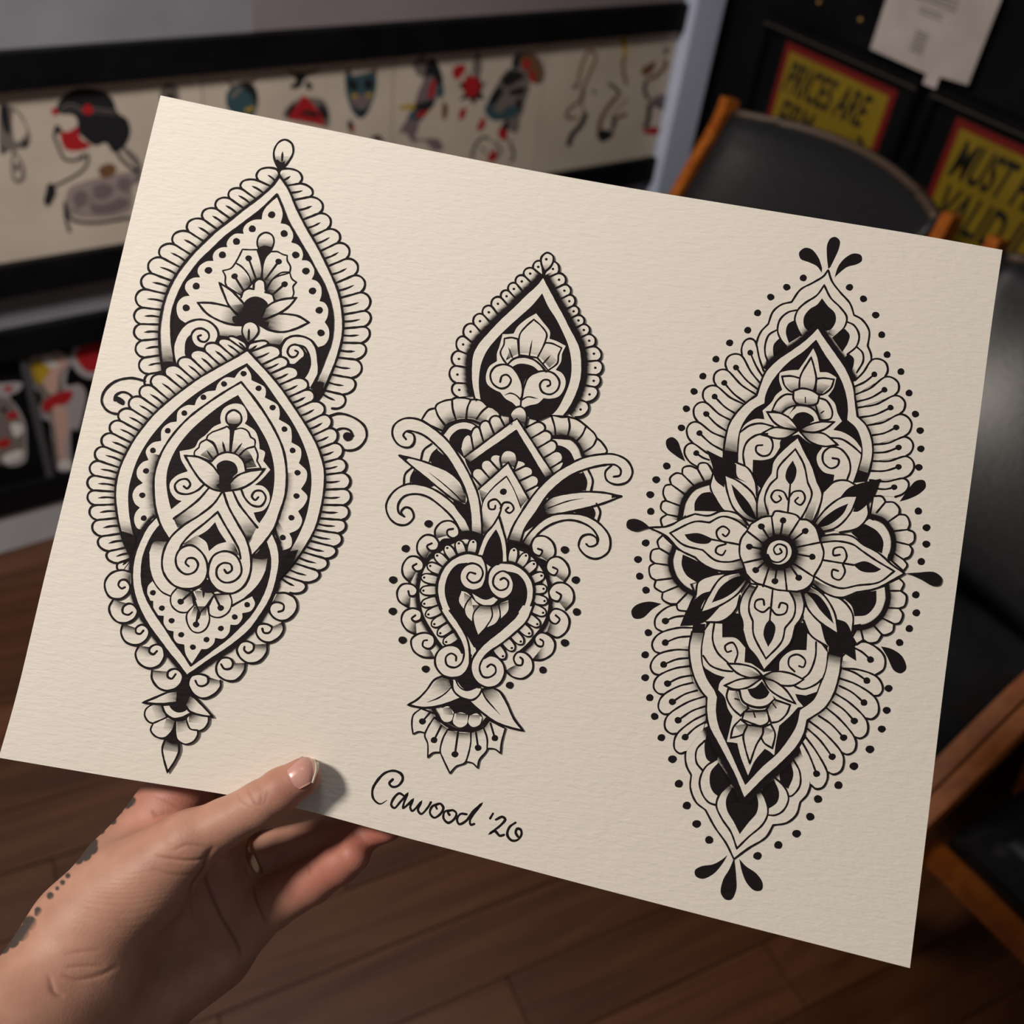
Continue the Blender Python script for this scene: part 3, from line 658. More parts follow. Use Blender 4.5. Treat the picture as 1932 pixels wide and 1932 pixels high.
def band(c, w, core=.0, t0=0.0):
    """shading along a curve; w > 0 lies to the right of its direction"""
    d = np.gradient(c, axis=0); d /= np.linalg.norm(d, axis=1)[:, None] + 1e-9; nn = np.stack([-d[:, 1], d[:, 0]], 1); n = len(c)
    k_ = max(2, int(abs(w) / 6) + 1); rows = np.unique(np.concatenate([np.linspace(0, 1, k_ + 1), [core]])); tv = t0 + (1 - t0) * np.clip((rows - core) / (1 - core + 1e-9), 0, 1)
    Pn = np.concatenate([c + nn * w * r for r in rows]); T = np.repeat(tv, n)
    LY.put(Pn, T, [(k * n + i, k * n + i + 1, (k + 1) * n + i + 1, (k + 1) * n + i) for k in range(len(rows) - 1) for i in range(n - 1)])
def S(path, w, core=0.0, t0=0.0): band(curve(path), w / FR[2], core, t0)
def disc(x, y, r, n=14, squash=.92):
    a = np.linspace(0, 2 * np.pi, n + 1)[:-1]; ph = (x * 3.1 + y) % 6.28
    c = np.stack([x + r * np.cos(a) * (1 + .05 * np.sin(2 * a + ph)), y + r * squash * np.sin(a) * (1 + .05 * np.cos(3 * a + ph))], 1)
    LY.put(c, [0] * n, [tuple(range(n))])
def DT(pts, r):
    for w in pts.split(): x, y = map(float, w.split(',')); disc(FR[0] + x / FR[2], FR[1] + y / FR[2], r / FR[2])
def PIN(pts, r=24, w=None):
    for w_ in pts.split():
        a, b = w_.split('>'); q, _ = parse(a + ' ' + b); stroke(q, w or LW); disc(q[0, 0], q[0, 1], r / FR[2])
def nearest(c, p): return int(np.argmin(((c - p) ** 2).sum(1)))
def resample(c, step=1.5):
    s = np.concatenate([[0], np.cumsum(np.linalg.norm(np.diff(c, axis=0), axis=1))]); q = np.arange(0, s[-1], step)
    return np.stack([np.interp(q, s, c[:, 0]), np.interp(q, s, c[:, 1])], 1)
def beads(inner, cusps, sh0=0, sh1=0, mark='tick', bulge=.42, shade=0, fill=True, w=None, r=2.6, core=0):
    """row of overlapping rounded beads standing on an inner curve; cusps = where neighbours meet outside"""
    ci = resample(inner, 1.0); c, _ = parse(cusps); n = len(c); items = []; cen = ci.mean(0)
    for i in range(n):
        k = nearest(ci, c[i]); sft = (sh0 + (sh1 - sh0) * i / max(1, n - 1)) / FR[2]
        items.append(int(np.clip(k + sft, 0, len(ci) - 1)))
    outs = []
    for i in range(n - 1):
        a, b = c[i], c[i + 1]; ba, bb = ci[items[i]], ci[items[i + 1]]; mi = (ba + bb) / 2
        o = (a + b) / 2 - mi; o /= np.linalg.norm(o) + 1e-9; L_ = np.linalg.norm(b - a); d = (b - a)
        h = bulge * L_
        pts = np.array([ba, ba + (a - ba) * .55, a + o * h * .18 + d * .02, a + d * .22 + o * h * .82, a + d * .55 + o * h * 1.02, a + d * .86 + o * h * .62, b])
        outs.append((pts, mi, o, ba, bb, (a + b) / 2 + o * h * .5))
    sm = [smooth(p[0], np.zeros(len(p[0]), bool), False) for p in outs]
    if fill:
        for q, p in zip(sm, outs): poly(np.vstack([q, p[4]]), 1)
    if shade:
        i0, i1 = items[0], items[-1]; i0, i1 = min(i0, i1), max(i0, i1)
        cc = ci[i0:i1 + 1]
        if len(cc) > 3:
            m = len(cc) // 2; tg = cc[min(m + 2, len(cc) - 1)] - cc[max(m - 2, 0)]; nn = np.array([-tg[1], tg[0]]); oo = c[n // 2] - cc[m]
            band(cc, (shade if nn.dot(oo) > 0 else -shade) / FR[2], core, 0 if core else .22)
    for q, p in zip(sm, outs):
        stroke(q, w); pts, mi, o, ba, bb, tip = p
        if mark == 'tick':
            k = nearest(ci, mi); e = ci[k] + (tip - ci[k]) * .70; md = (ci[k] + e) / 2 + (e - ci[k])[::-1] * np.array([-1, 1]) * .04
            stroke(smooth(np.array([ci[k], md, e]), np.array([True, False, True]), False), (w or LW) * .95, taper=(0, .3))
        elif mark == 'dot':
            k = nearest(ci, mi); e = ci[k] + (tip - ci[k]) * .74; disc(e[0], e[1], r)
def fan(cusps, bases, dots, pins, cv=.07, bulge=.45, r=23, fill=True):
    c, _ = parse(cusps); b, _ = parse(bases); n = len(c)
    for i in range(n - 1):
        a, e = c[i], c[i + 1]; o = (a + e) / 2 - (b[i] + b[i + 1]) / 2; o /= np.linalg.norm(o) + 1e-9; d = e - a; h = bulge * np.linalg.norm(d)
        mid = b[i] + (a - b[i]) * .5 + np.array([0, cv * np.linalg.norm(a - b[i])])
        q = np.array([b[i], mid, a + o * h * .15, a + d * .2 + o * h * .8, a + d * .52 + o * h * 1.05, a + d * .85 + o * h * .7, e])
        q = smooth(q, np.zeros(len(q), bool), False)
        if fill: poly(np.vstack([q, b[i + 1]]), 1)
        stroke(q)
    for dd, pp in zip(dots.split(), pins.split()):
        q, _ = parse(dd + ' ' + pp); m = q.mean(0) + np.array([0, cv * np.linalg.norm(q[1] - q[0])])
        stroke(smooth(np.array([q[0], m, q[1]]), np.array([True, False, True]), False)); disc(q[0, 0], q[0, 1], r / FR[2])
def dbeads(inner, dots, hw, rad, out_ref):
    """small D-shaped beads set on a dark rim, one per dot"""
    ci = resample(inner, 1.0); d, _ = parse(dots); ref, _ = parse(out_ref); ref = ref[0]; hw = hw / FR[2]; rad = rad / FR[2]
    for p in d:
        k = nearest(ci, p); q = ci[k]; o = p - q; o /= np.linalg.norm(o) + 1e-9; t = np.array([-o[1], o[0]]); D_ = np.linalg.norm(p - q)
        e = D_ + rad
        pts = np.array([q + t * hw * .9, q + t * hw + o * e * .5, q + t * hw * .75 + o * e * .85, q + o * e, q - t * hw * .75 + o * e * .85, q - t * hw + o * e * .5, q - t * hw * .9])
        c = smooth(pts, np.array([True, False, False, False, False, False, True]), False)
        poly(c, 1)
        poly(c, 0, lambda z: .40 + .6 * (z - q) @ o / (e * .62)); stroke(c, LW * .8); disc(p[0] + o[0] * 1.2, p[1] + o[1] * 1.2, 2.5)
def CURLWASH(q, k):
    """soft tone inside a small scroll, between its outer arm and its curled end"""
    a, b, e = [np.array(tuple(map(float, s.split(',')))) for s in (q[0], q[k], q[2])]; m = (a + b) / 2; f = m + (e - m) * .62
    G(' '.join([q[0], q[1], q[2], q[min(k + 2, len(q) - 1)], q[k + 1], q[k]]), m[0], m[1], f[0], f[1])
# ================================================================== ornament with two stacked teardrops
LY = Layer(); LW = 4.3
fr('A')
T1L = '1155,325 1100,400 1030,465 900,565 780,660 660,755 560,850 470,945 390,1050 320,1170 280,1280 255,1390 243,1500 245,1620 255,1720 275,1840 290,1890'
T1R = '1155,325 1220,420 1290,580 1350,700 1420,820 1490,950 1550,1080 1600,1200 1630,1340 1640,1450 1630,1570 1600,1690 1560,1800 1505,1930 1465,2010'
I1L = '1137,468 1060,545 990,605 880,690 770,770 650,880 540,990 450,1110 390,1220 350,1330 333,1430 335,1550 345,1640 375,1800'
I1R = '1137,468 1180,570 1230,690 1300,810 1370,930 1430,1040 1490,1150 1535,1270 1560,1400 1560,1500 1540,1610 1500,1720 1450,1840 1400,1932'
beads(curve(T1L), '1148,286 995,366 873,430 780,503 682,583 580,662 468,755 358,850 260,950 185,1070 138,1190 112,1330 100,1455 110,1580 130,1710 160,1835 205,1950', -45, 5, shade=60)
beads(curve(T1R), '1152,286 1308,388 1385,490 1455,615 1518,735 1595,840 1660,960 1722,1085 1770,1215 1800,1355 1798,1475 1775,1600 1735,1725 1700,1865 1635,1990 1555,2095', -30, 40, shade=60)
# outer bud
P('1150,270 1120,210 1115,140 1150,75 1200,55 1250,85 1260,150 1225,220 1185,270'); G('1150,275 1120,210 1130,180 1240,180 1225,220 1185,272', 1160, 250, 1185, 130)
K('1160,275 1125,215 1140,205 1170,225 1200,215 1190,260'); L('*1150,275 1120,210 1115,140 1150,75 1200,55 1250,85 1260,150 1225,220 *1180,272', 4); L('1180,145 1176,215', taper=(.4, 0))
K(I1L + ' ' + ' '.join(I1R.split()[::-1]))
P('*1140,490 1060,560 1030,610 *1022,660 960,665 900,700 880,740 *885,770 820,770 770,810 755,850 *762,870 710,875 665,905 650,940 *655,975 600,980 545,1020 535,1060 *555,1100 500,1105 450,1140 440,1185 *475,1240 425,1250 385,1290 375,1350 395,1410 *440,1445 500,1425 620,1430 690,1500 *700,1540 *870,1560 *960,1580 *1060,1600 *1160,1612 1200,1560 1300,1540 1400,1570 *1450,1630 1500,1610 1530,1560 1530,1490 *1500,1440 1520,1400 1525,1340 1500,1295 *1460,1280 1475,1230 1470,1170 1440,1130 *1400,1115 1420,1070 1410,1010 1370,975 *1325,970 1335,930 1320,880 1290,850 *1245,835 1260,790 1245,730 1210,700 *1165,690 1180,620 1160,540')
DT('1097,625 950,732 830,828 723,930 617,1047 524,1167 448,1332 1192,768 1280,930 1357,1052 1407,1203 1458,1350 1472,1522', 29)
# lotus of the upper teardrop
K('985,890 1010,860 1050,850 1095,880 1090,905 1050,940 1030,1000 1022,1060 1015,1000 1005,940')
P('1020,910 988,850 1000,790 1050,760 1100,780 1115,830 1095,890 1070,915'); G('1020,915 988,850 1005,810 1105,810 1115,830 1095,890 1060,920', 1045, 880, 1050, 790); K('1000,880 1040,858 1100,872 1085,915 1050,940 1015,920')
L('*1022,925 988,850 1000,790 1050,760 1100,780 1115,830 1095,890 *1085,910', 3.8)
for g in ('*985,890 1010,960 1025,1040 *1015,1110 *990,1110 965,1120 *945,1150 900,1080 870,1020 *822,990 850,940 *875,888 930,890', '*1090,905 1140,905 1180,925 *1215,935 1215,970 1240,1020 *1235,1060 1170,1065 1110,1110 *1055,1185 *1025,1105 1030,1010 1050,950',
          '*822,990 790,1030 *725,1050 745,1090 745,1140 *755,1170 *870,1240 *910,1190 *945,1150 920,1080 870,1020', '*1235,1065 1250,1110 *1285,1138 1260,1170 1265,1220 *1250,1260 *1120,1280 *1100,1230 *1055,1200 1110,1110'): P(g, True, 3.3)
G('945,1150 990,1110 1015,1110 1025,1040 1000,980 900,1040', 995, 1120, 940, 990); G('1030,1110 1055,1185 1110,1110 1170,1065 1140,1000 1045,990', 1045, 1140, 1120, 1000); G('870,1240 910,1190 945,1150 900,1080 850,1060 780,1160', 905, 1200, 800, 1100); G('1055,1200 1100,1230 1120,1275 1240,1255 1255,1200 1180,1080 1110,1110', 1080, 1215, 1210, 1150)
PIN('815,1092>892,1215 922,955>975,1105 1150,980>1050,1115 1195,1152>1105,1230', 25)
P('*865,1250 880,1210 920,1185 *960,1190 965,1140 1000,1112 1040,1130 *1050,1195 *1048,1212 1100,1230 *1120,1285 1060,1330 900,1310'); L('*865,1250 880,1210 920,1185 *960,1190 965,1140 1000,1112 1040,1130 *1050,1195|*1048,1212 1100,1230 1122,1285')
P('*535,1292 640,1295 760,1320 *850,1350 900,1450 880,1462 780,1455 680,1420 600,1370', True); P('*700,1142 790,1200 850,1260 *895,1310 *880,1400 *830,1380 770,1310 735,1230', True)
P('*1285,1255 1190,1265 1110,1290 *1050,1330 *1010,1420 1080,1410 1160,1370 1230,1320', True); P('*1380,1443 1300,1395 1220,1380 *1150,1375 *1000,1440 *1010,1465 1080,1500 1180,1515 1280,1490', True)
G('900,1300 960,1380 900,1462 780,1455 720,1430 700,1320', 850, 1420, 690, 1360); G('895,1310 880,1400 830,1380 770,1310 745,1250 800,1240', 870, 1380, 790, 1270); G('1050,1330 1010,1420 1080,1410 1180,1360 1150,1280', 1040, 1390, 1160, 1310); G('1150,1380 1000,1440 1010,1465 1080,1500 1180,1515 1240,1500 1230,1400', 1060, 1460, 1220, 1440)
K('890,1290 930,1255 980,1245 1040,1268 1070,1310 1035,1350 1015,1400 1040,1430 1080,1440 1060,1490 1000,1460 900,1458 810,1445 800,1400 850,1385 890,1330')
# spiral scrolls at its foot
P('380,1800 352,1690 352,1600 400,1500 480,1435 580,1418 660,1455 697,1540 660,1610 600,1642 520,1630 440,1600 440,1690 480,1740 420,1830'); K('487,1530 455,1560 437,1620 450,1700 480,1725 560,1700 640,1660 690,1600 640,1640 560,1640 500,1605 482,1560')
L('380,1800 355,1700 350,1620 390,1520 450,1450 540,1420 620,1435 680,1490 692,1550 660,1610 600,1640 530,1630 490,1580 490,1530 520,1495 570,1490 615,1520 620,1560 590,1590 550,1580 537,1550 560,1540')
P('1400,1940 1450,1840 1450,1740 1435,1640 1390,1575 1310,1545 1230,1555 1180,1610 1165,1680 1190,1740 1250,1765 1340,1700 1385,1700 1385,1790 1330,1890'); K('1350,1650 1380,1710 1385,1785 1350,1855 1310,1900 1270,1870 1240,1800 1200,1760 1250,1768 1310,1748 1345,1700')
L('1400,1940 1450,1840 1450,1740 1435,1640 1390,1575 1310,1545 1230,1555 1180,1610 1165,1680 1190,1740 1250,1765 1310,1745 1350,1690 1330,1640 1280,1610 1235,1625 1218,1670 1245,1705 1280,1700 1297,1668 1275,1655|1270,1610 1345,1630 1382,1700 1385,1780 1345,1860 1310,1890')
G('695,1480 870,1470 880,1560 790,1560 690,1600 700,1540', 780, 1560, 780, 1480); K('690,1535 730,1552 800,1555 870,1540 885,1570 780,1570 700,1605 650,1625'); G('1020,1520 1190,1540 1160,1620 1060,1610', 1110, 1610, 1100, 1530); K('1058,1600 1120,1615 1172,1608 1165,1680 1180,1730 1150,1700 1060,1640')
L(T1L); L(T1R); L(I1L); L(I1R)
G('246,1560 335,1560 350,1660 378,1800 300,1890 262,1780', 300, 1760, 290, 1540); K('262,1740 355,1745 378,1800 360,1850 290,1890')
fr('B'); G('1690,360 1600,400 1545,520 1500,560 1555,625 1620,540', 1590, 500, 1650, 385); K('1612,470 1570,465 1530,530 1505,565 1550,630 1590,570')
# ------------------------------------------------------------------ lower teardrop
T2L = '1098,250 1000,310 880,375 740,460 620,550 500,650 400,760 310,890 250,1010 215,1120 205,1230 215,1350 235,1450 260,1540 290,1610 315,1660'
T2R = '1098,250 1180,340 1280,450 1370,570 1450,690 1520,800 1580,920 1615,1040 1620,1150 1605,1270 1570,1420 1520,1530 1450,1640 1390,1720 1305,1815'
I2L = '1095,340 1000,390 880,460 750,545 630,640 510,760 430,860 360,980 320,1090 295,1200 295,1320 310,1430 330,1510 345,1560'
I2R = '1095,340 1200,450 1300,590 1390,720 1460,850 1510,990 1530,1120 1520,1250 1490,1390 1440,1510 1380,1620 1320,1710'
# side curls
L('405,460 310,440 200,465 130,530 113,600 150,660 220,682 290,650 325,590 300,550 250,535 205,560 200,590'); K('205,560 240,572 268,600 258,622 225,610 205,590')
L('1640,700 1720,680 1820,710 1890,770 1900,840 1850,910 1780,930 1700,900 1670,850 1690,800 1740,780 1790,795 1808,830'); DT('1775,836', 33)
beads(curve(T2L), '1092,210 975,182 905,215 815,265 720,310 635,365 548,425 455,495 380,570 310,650 240,730 185,815 132,905 92,1000 63,1100 56,1200 66,1300 85,1400 115,1510 165,1610 225,1690 255,1740', -55, 30, shade=60)
beads(curve(T2R), '1102,215 1227,222 1305,300 1360,365 1425,440 1490,520 1532,600 1600,690 1645,780 1680,880 1712,985 1735,1080 1752,1190 1745,1300 1733,1400 1708,1490 1678,1580 1620,1660 1565,1740 1478,1820 1385,1890', -50, 60, shade=60)
P(T2L + ' 420,1560 800,1700 1200,1700 ' + ' '.join(T2R.split()[::-1]))
fr('A'); P('910,1595 873,1520 885,1460 935,1435 985,1460 997,1510 960,1565'); G('912,1600 873,1520 885,1490 990,1490 997,1510 955,1570', 915, 1600, 935, 1470); L('*912,1600 873,1520 885,1460 935,1435 985,1460 997,1510 960,1565 *915,1600', 3.6); L('925,1490 922,1570', taper=(.3, 0)); fr('B')
L('1095,215 1097,255', 5)
L(T2L); L(T2R)
K(I2L + ' 420,1560 800,1700 1200,1700 ' + ' '.join(I2R.split()[::-1]))
P('*1090,365 1040,400 *1012,440 950,438 900,478 *882,525 820,535 760,580 *742,625 690,625 630,665 *620,735 570,745 520,790 *515,865 455,880 412,935 *430,995 390,1010 353,1060 355,1110 *392,1150 345,1180 322,1230 340,1290 *372,1315 343,1350 333,1400 355,1455 *408,1467 *480,1390 460,1250 465,1100 500,980 560,860 700,720 900,580 *1055,470 1150,570 1290,800 1350,1000 1360,1200 *1290,1440 *1320,1610 1390,1580 1397,1530 *1380,1490 1440,1460 1467,1400 *1440,1340 1480,1300 1502,1240 *1460,1190 1495,1130 1497,1070 *1445,1015 1460,970 1455,915 *1395,875 1397,830 1385,770 *1310,720 1316,680 1302,625 *1215,572 1222,545 1215,505 *1125,455 1120,415')
DT('1072,411 940,481 801,571 672,678 560,797 460,930 413,1068 388,1232 398,1387 1173,510 1268,640 1348,786 1403,930 1436,1080 1429,1237 1395,1384 1337,1518', 21)
S('500,960 468,1090 463,1200 478,1330 500,1420', 75, 0, .15); S('1362,1080 1355,1220 1320,1340 1285,1440', -60, 0, .25); G('1300,1400 1270,1480 1310,1560 1350,1480', 1285, 1440, 1345, 1500)
T3L = '1055,468 950,530 830,610 700,710 590,830 510,960 470,1090 465,1200 480,1330 510,1430 550,1500 580,1545'
T3R = '1055,468 1120,550 1200,660 1280,790 1340,930 1362,1080 1355,1220 1320,1340 1280,1450 1220,1540 1130,1640'
J3L = '1035,555 940,610 820,700 700,810 610,930 560,1050 550,1150 565,1260 590,1350 620,1430 660,1500'
J3R = '1035,555 1090,640 1170,760 1240,890 1275,1020 1280,1130 1265,1240 1230,1340 1160,1450 1105,1560'
# lower interlaced band (drawn under the inner almond)
fr('C')
O4L = '545,20 470,100 420,200 375,320 360,440 365,560 400,680 450,790 530,910 620,1030 700,1130 775,1228'
O4R = '1425,140 1465,240 1480,360 1460,480 1420,620 1340,760 1260,870 1150,970 1020,1060 900,1140 775,1228'
N4L = '578,80 510,170 460,280 435,390 435,510 470,640 540,760 620,880 700,1000 760,1080 805,1150'
N4R = '1370,200 1400,300 1405,400 1385,510 1330,650 1260,760 1170,860 1060,960 940,1050 805,1150'
band(curve(O4L), 52 / FR[2], .45); band(curve(O4R), -52 / FR[2], .45)
for c in ('350,440 280,425 200,450 155,510 155,570 190,630 260,645 320,610 345,550 310,500 270,505 255,540 280,565 305,555', '215,650 185,710 200,770 250,820 320,825 380,790 400,735 370,690 330,680 290,710 290,750 330,765 360,745', '290,830 275,900 310,970 390,995 460,960 490,900 470,855 430,840 390,865 390,900 420,910 445,885',
          '410,1000 385,1060 410,1130 480,1170 560,1150 605,1080 590,1010 550,990 500,1010 490,1045 520,1065 548,1040', '510,1185 510,1250 560,1320 630,1340 710,1310 745,1240 720,1190 680,1175 635,1195 630,1235 660,1250 690,1215',
          '1460,600 1530,600 1595,640 1612,710 1570,780 1510,810 1440,790 1400,730 1420,680 1470,670 1510,690 1505,730 1470,742', '1500,820 1510,870 1480,930 1400,975 1330,950 1300,890 1320,840 1380,835 1420,860 1400,900 1360,900 1348,870', '1385,985 1380,1050 1320,1120 1240,1130 1180,1090 1155,1030 1180,980 1230,965 1280,990 1280,1030 1240,1055 1210,1030 1213,1008',
          '1220,1130 1210,1190 1150,1260 1080,1265 1010,1220 1000,1150 1040,1095 1100,1095 1125,1130 1110,1170 1060,1175 1035,1140', '1030,1265 1030,1310 980,1370 900,1400 830,1370 785,1290 810,1230 870,1215 930,1235 935,1280 900,1305 860,1300 840,1265'):
    q = c.split(); P(' '.join(q[:9])); 
    CURLWASH(q, 8); L(c)
fr('B'); K('235,1470 330,1505 345,1540 400,1465 440,1450 375,1540 335,1640 315,1665 285,1610 255,1540'); K('1318,1610 1385,1610 1440,1600 1395,1700 1305,1820 1310,1720')
fr('C'); K(O4L + ' ' + ' '.join(O4R.split()[::-1])); P(O4L + ' ' + ' '.join(O4R.split()[::-1])); L(O4L); L(O4R)
K(N4L + ' ' + ' '.join(N4R.split()[::-1]))
P('500,210 485,310 490,400 520,500 580,580 *650,622 *740,640 *900,640 *1110,690 1230,620 1330,510 1380,400 1395,320 *1270,325 *900,420 *620,200')
P('*510,503 475,545 468,600 488,650 *520,660 523,720 553,765 *600,772 600,830 625,875 *675,890 675,940 700,977 *755,990 765,1060 800,1120 *813,1135 850,1080 *885,1025 930,1022 980,980 *990,940 1050,945 1095,900 *1105,840 1160,837 1195,790 *1195,752 1260,735 1292,680 *1270,625 *1120,700 *900,700 *655,625 580,580 530,520')
L('485,300 492,420 525,515 585,590 655,625|1120,700 1200,650 1300,560 1370,450 1395,330|*510,503 475,545 468,600 488,650', 3.2)
DT('517,597 585,714 659,809 732,916 821,1010 924,953 1033,868 1139,781 1233,688', 23)
G('505,195 640,190 605,290 585,340 485,330', 560, 195, 540, 310); G('1265,310 1395,310 1375,430 1330,500 1270,420', 1340, 320, 1330, 450); K('575,80 655,165 625,205 525,212 490,290 440,410 437,390 462,280 512,170'); K('1372,200 1402,300 1400,330 1265,330 1255,290')
# blossom hanging in the lower band
P('*700,560 655,620 658,690 710,740 775,745 *830,700 *815,590', True, 3.2); P('*940,700 950,765 1020,785 1090,745 1117,670 *1100,605 *985,610', True, 3.2); P('*830,690 775,760 780,830 820,890 870,900 920,870 947,800 *930,700', True, 3.2); P('*815,585 840,670 *872,752 920,700 *985,610 *900,540', True, 3.2)
G('690,570 820,580 850,650 790,700 700,640', 790, 600, 730, 670); G('985,610 1100,610 1090,670 1010,690', 1000, 610, 1050, 690); G('830,580 990,590 930,680 870,680', 900, 560, 885, 680); G('830,700 930,700 920,770 800,780', 880, 720, 870, 810)
PIN('728,665>812,590 1032,712>985,620 845,838>862,742', 25); L('905,560 900,635', taper=(0, .5)); K('905,480 945,510 985,575 900,560 820,575 860,545')
L(N4L); L(N4R); L('875,752 862,790')
# almond with its own lotus
fr('B'); P(T3L + ' *700,1600 *1000,1600 ' + ' '.join(T3R.split()[::-1])); L(T3L); L(T3R); K(J3L + ' *800,1560 *1000,1600 ' + ' '.join(J3R.split()[::-1]))
P('1000,615 1060,622 1092,670 1095,720 *1080,748 1150,800 1175,870 *1180,920 1215,940 *1205,1000 *1252,1060 1200,1120 *1148,1163 1200,1170 1240,1210 1247,1270 1210,1330 *1140,1350 1160,1400 *1182,1425 *1105,1560 *1000,1600 *800,1560 *660,1500 *620,1430 *600,1385 *580,1330 *655,1270 620,1260 580,1210 575,1150 620,1100 *695,1070 650,990 *640,935 740,910 770,860 *810,830 830,810 870,770 *920,747 915,710 935,650')
L('805,1160 760,1200 690,1225 625,1210 608,1165 640,1130 690,1125 712,1160 690,1187 668,1172|1055,1190 1080,1250 1130,1300 1190,1305 1222,1250 1195,1205 1150,1205 1128,1240 1150,1265 1172,1245')
G('840,1180 925,1210 870,1290 790,1360 660,1440 625,1450 598,1390 690,1330 770,1265', 630, 1440, 780, 1310); G('1000,1215 1050,1300 1100,1380 1160,1450 1105,1560 1060,1480 1000,1370 960,1280 938,1210', 1110, 1520, 1050, 1370)
L('840,1180 770,1260 690,1325 600,1390|1000,1205 1040,1290 1100,1370 1165,1450')
for g in ('*985,790 960,768 *945,775 900,792 *862,805 830,830 *822,855 870,880 *905,965 *980,950', '*1005,790 1060,780 1100,800 *1120,840 1148,860 *1148,900 1090,920 *1040,965 *985,950', '*822,855 780,880 *770,910 740,940 *740,965 *860,1005 *900,955 870,890', '*1148,905 1168,960 *1162,1000 1190,1050 *1085,1060 *1040,970 1090,920'): P(g, True, 3.3)
G('855,1000 900,950 980,935 1050,960 1085,1050 1160,1040 1100,930 980,880 860,900 780,960', 970, 990, 960, 850); L('930,870 946,938|1062,880 1010,948|825,932 860,980|1132,988 1085,1012', taper=(.5, 0))
P('*855,1005 900,960 960,942 1030,960 1075,1010 *1087,1065 *1030,1080 *880,1050'); L('855,1005 900,960 960,942 1030,960 1075,1010 1087,1065', 4)
P('1000,765 958,740 955,690 1005,657 1050,685 1055,730 1030,765'); G('1000,770 958,740 957,705 1052,705 1055,730 1030,765', 1005, 755, 1005, 690); L('*990,770 957,735 960,685 1005,657 1050,685 1055,735 *1015,775', 4.2); K('965,745 1005,750 1050,745 1015,790 988,850 978,800'); L('985,790 982,945', 3.6)
P('*675,965 770,975 850,1020 *915,1100 *920,1205 860,1190 790,1140 730,1060', True); P('*1215,1055 1110,1070 1030,1100 *975,1150 *950,1205 1060,1185 1150,1130', True); G('850,1030 915,1100 925,1205 860,1190 800,1140', 925, 1140, 830, 1090); G('975,1150 955,1205 1060,1185 1120,1120 1050,1090', 970, 1180, 1070, 1120)
K('890,1030 930,1000 970,998 1015,1020 1032,1075 1000,1110 985,1150 985,1195 930,1203 885,1165 918,1140 905,1090')
# heart scroll
P('*930,1205 870,1290 770,1370 660,1440 570,1530 525,1640 530,1750 600,1840 700,1865 780,1840 830,1780 900,1870 990,1895 1070,1850 1115,1760 1120,1640 1090,1530 1030,1420 970,1310')
G('655,1565 760,1500 810,1570 790,1610 720,1572', 690, 1540, 790, 1590); G('940,1540 1010,1560 1045,1640 960,1615', 1020, 1600, 940, 1580)
K('*880,1413 905,1470 *957,1547 895,1565 *838,1610 820,1550 *762,1508 825,1470')
L('*930,1205 870,1290 770,1370 660,1440 570,1530 525,1640 530,1750 600,1840 700,1865 780,1840 825,1770 825,1690 790,1620 720,1570 650,1590 615,1650 625,1720 680,1765 740,1750 765,1700 740,1660 695,1660 680,1690 702,1712')
L('*935,1208 970,1310 1030,1420 1090,1530 1120,1640 1115,1760 1070,1850 990,1895 900,1875 840,1800 835,1720 870,1640 940,1610 1010,1630 1050,1690 1055,1760 1010,1810 940,1820 893,1780 895,1720 935,1690 985,1700 992,1738 960,1757 942,1735')
L('640,1600 655,1565 710,1500 810,1420 *897,1345 950,1440 1010,1540 1040,1600 1052,1660')
K('805,1850 830,1800 860,1850 905,1880 820,1890 770,1865')
fr('B'); G('205,1380 310,1420 345,1550 310,1650 255,1540', 280, 1510, 262, 1380); G('1495,1500 1560,1450 1450,1640 1310,1810 1320,1690 1420,1560', 1395, 1640, 1480, 1520)
# tail flower
fr('C')
for g in ('*520,1440 465,1480 455,1530 490,1580 560,1587 *625,1545 *590,1440', '*770,1550 780,1610 830,1645 890,1640 935,1590 *940,1530 *800,1510', '*520,1588 500,1640 540,1690 600,1700 660,1650 *692,1570 *630,1540', '*692,1570 688,1650 700,1710 760,1747 820,1730 857,1680 *857,1642 800,1630 *770,1560'): P(g, True, 3.4)
G('500,1440 600,1440 620,1540 540,1560', 600, 1460, 500, 1530); G('620,1550 690,1570 660,1650 590,1640', 680, 1570, 590, 1660); G('700,1570 780,1570 800,1640 700,1660', 720, 1560, 770, 1680); G('790,1510 930,1530 900,1590 790,1580', 800, 1520, 880, 1600)
P('610,1712 588,1780 600,1860 *628,1958 680,1880 715,1800 *715,1730'); G('605,1715 590,1790 710,1810 718,1735', 665, 1740, 650, 1860); L('*610,1710 588,1780 600,1860 *628,1958 680,1880 715,1800 *712,1730', 4); K('692,1600 690,1690 722,1742 660,1745 605,1712 655,1660')
P('*585,1450 610,1510 670,1552 740,1545 *812,1508 *740,1440', True); K('640,1440 660,1482 710,1507 770,1490 790,1440 700,1400')
P('*440,1432 530,1395 640,1350 *710,1340 *700,1430 560,1442', True); P('*972,1540 910,1470 840,1400 *795,1370 *760,1450 800,1500 880,1527', True); G('600,1370 710,1340 710,1425 600,1440', 720, 1390, 590, 1420); G('795,1370 765,1450 820,1500 860,1440', 770, 1420, 860, 1470)
K('760,1225 735,1300 700,1345 712,1400 700,1428 720,1450 765,1450 772,1420 800,1385 835,1390 795,1320 785,1260')
LY.build('paisley_ornament', label='tall black ornament of two stacked teardrops with lotus flowers')
# ================================================================== ornament with a heart
LY = Layer(); LW = 4.0
fr('H')
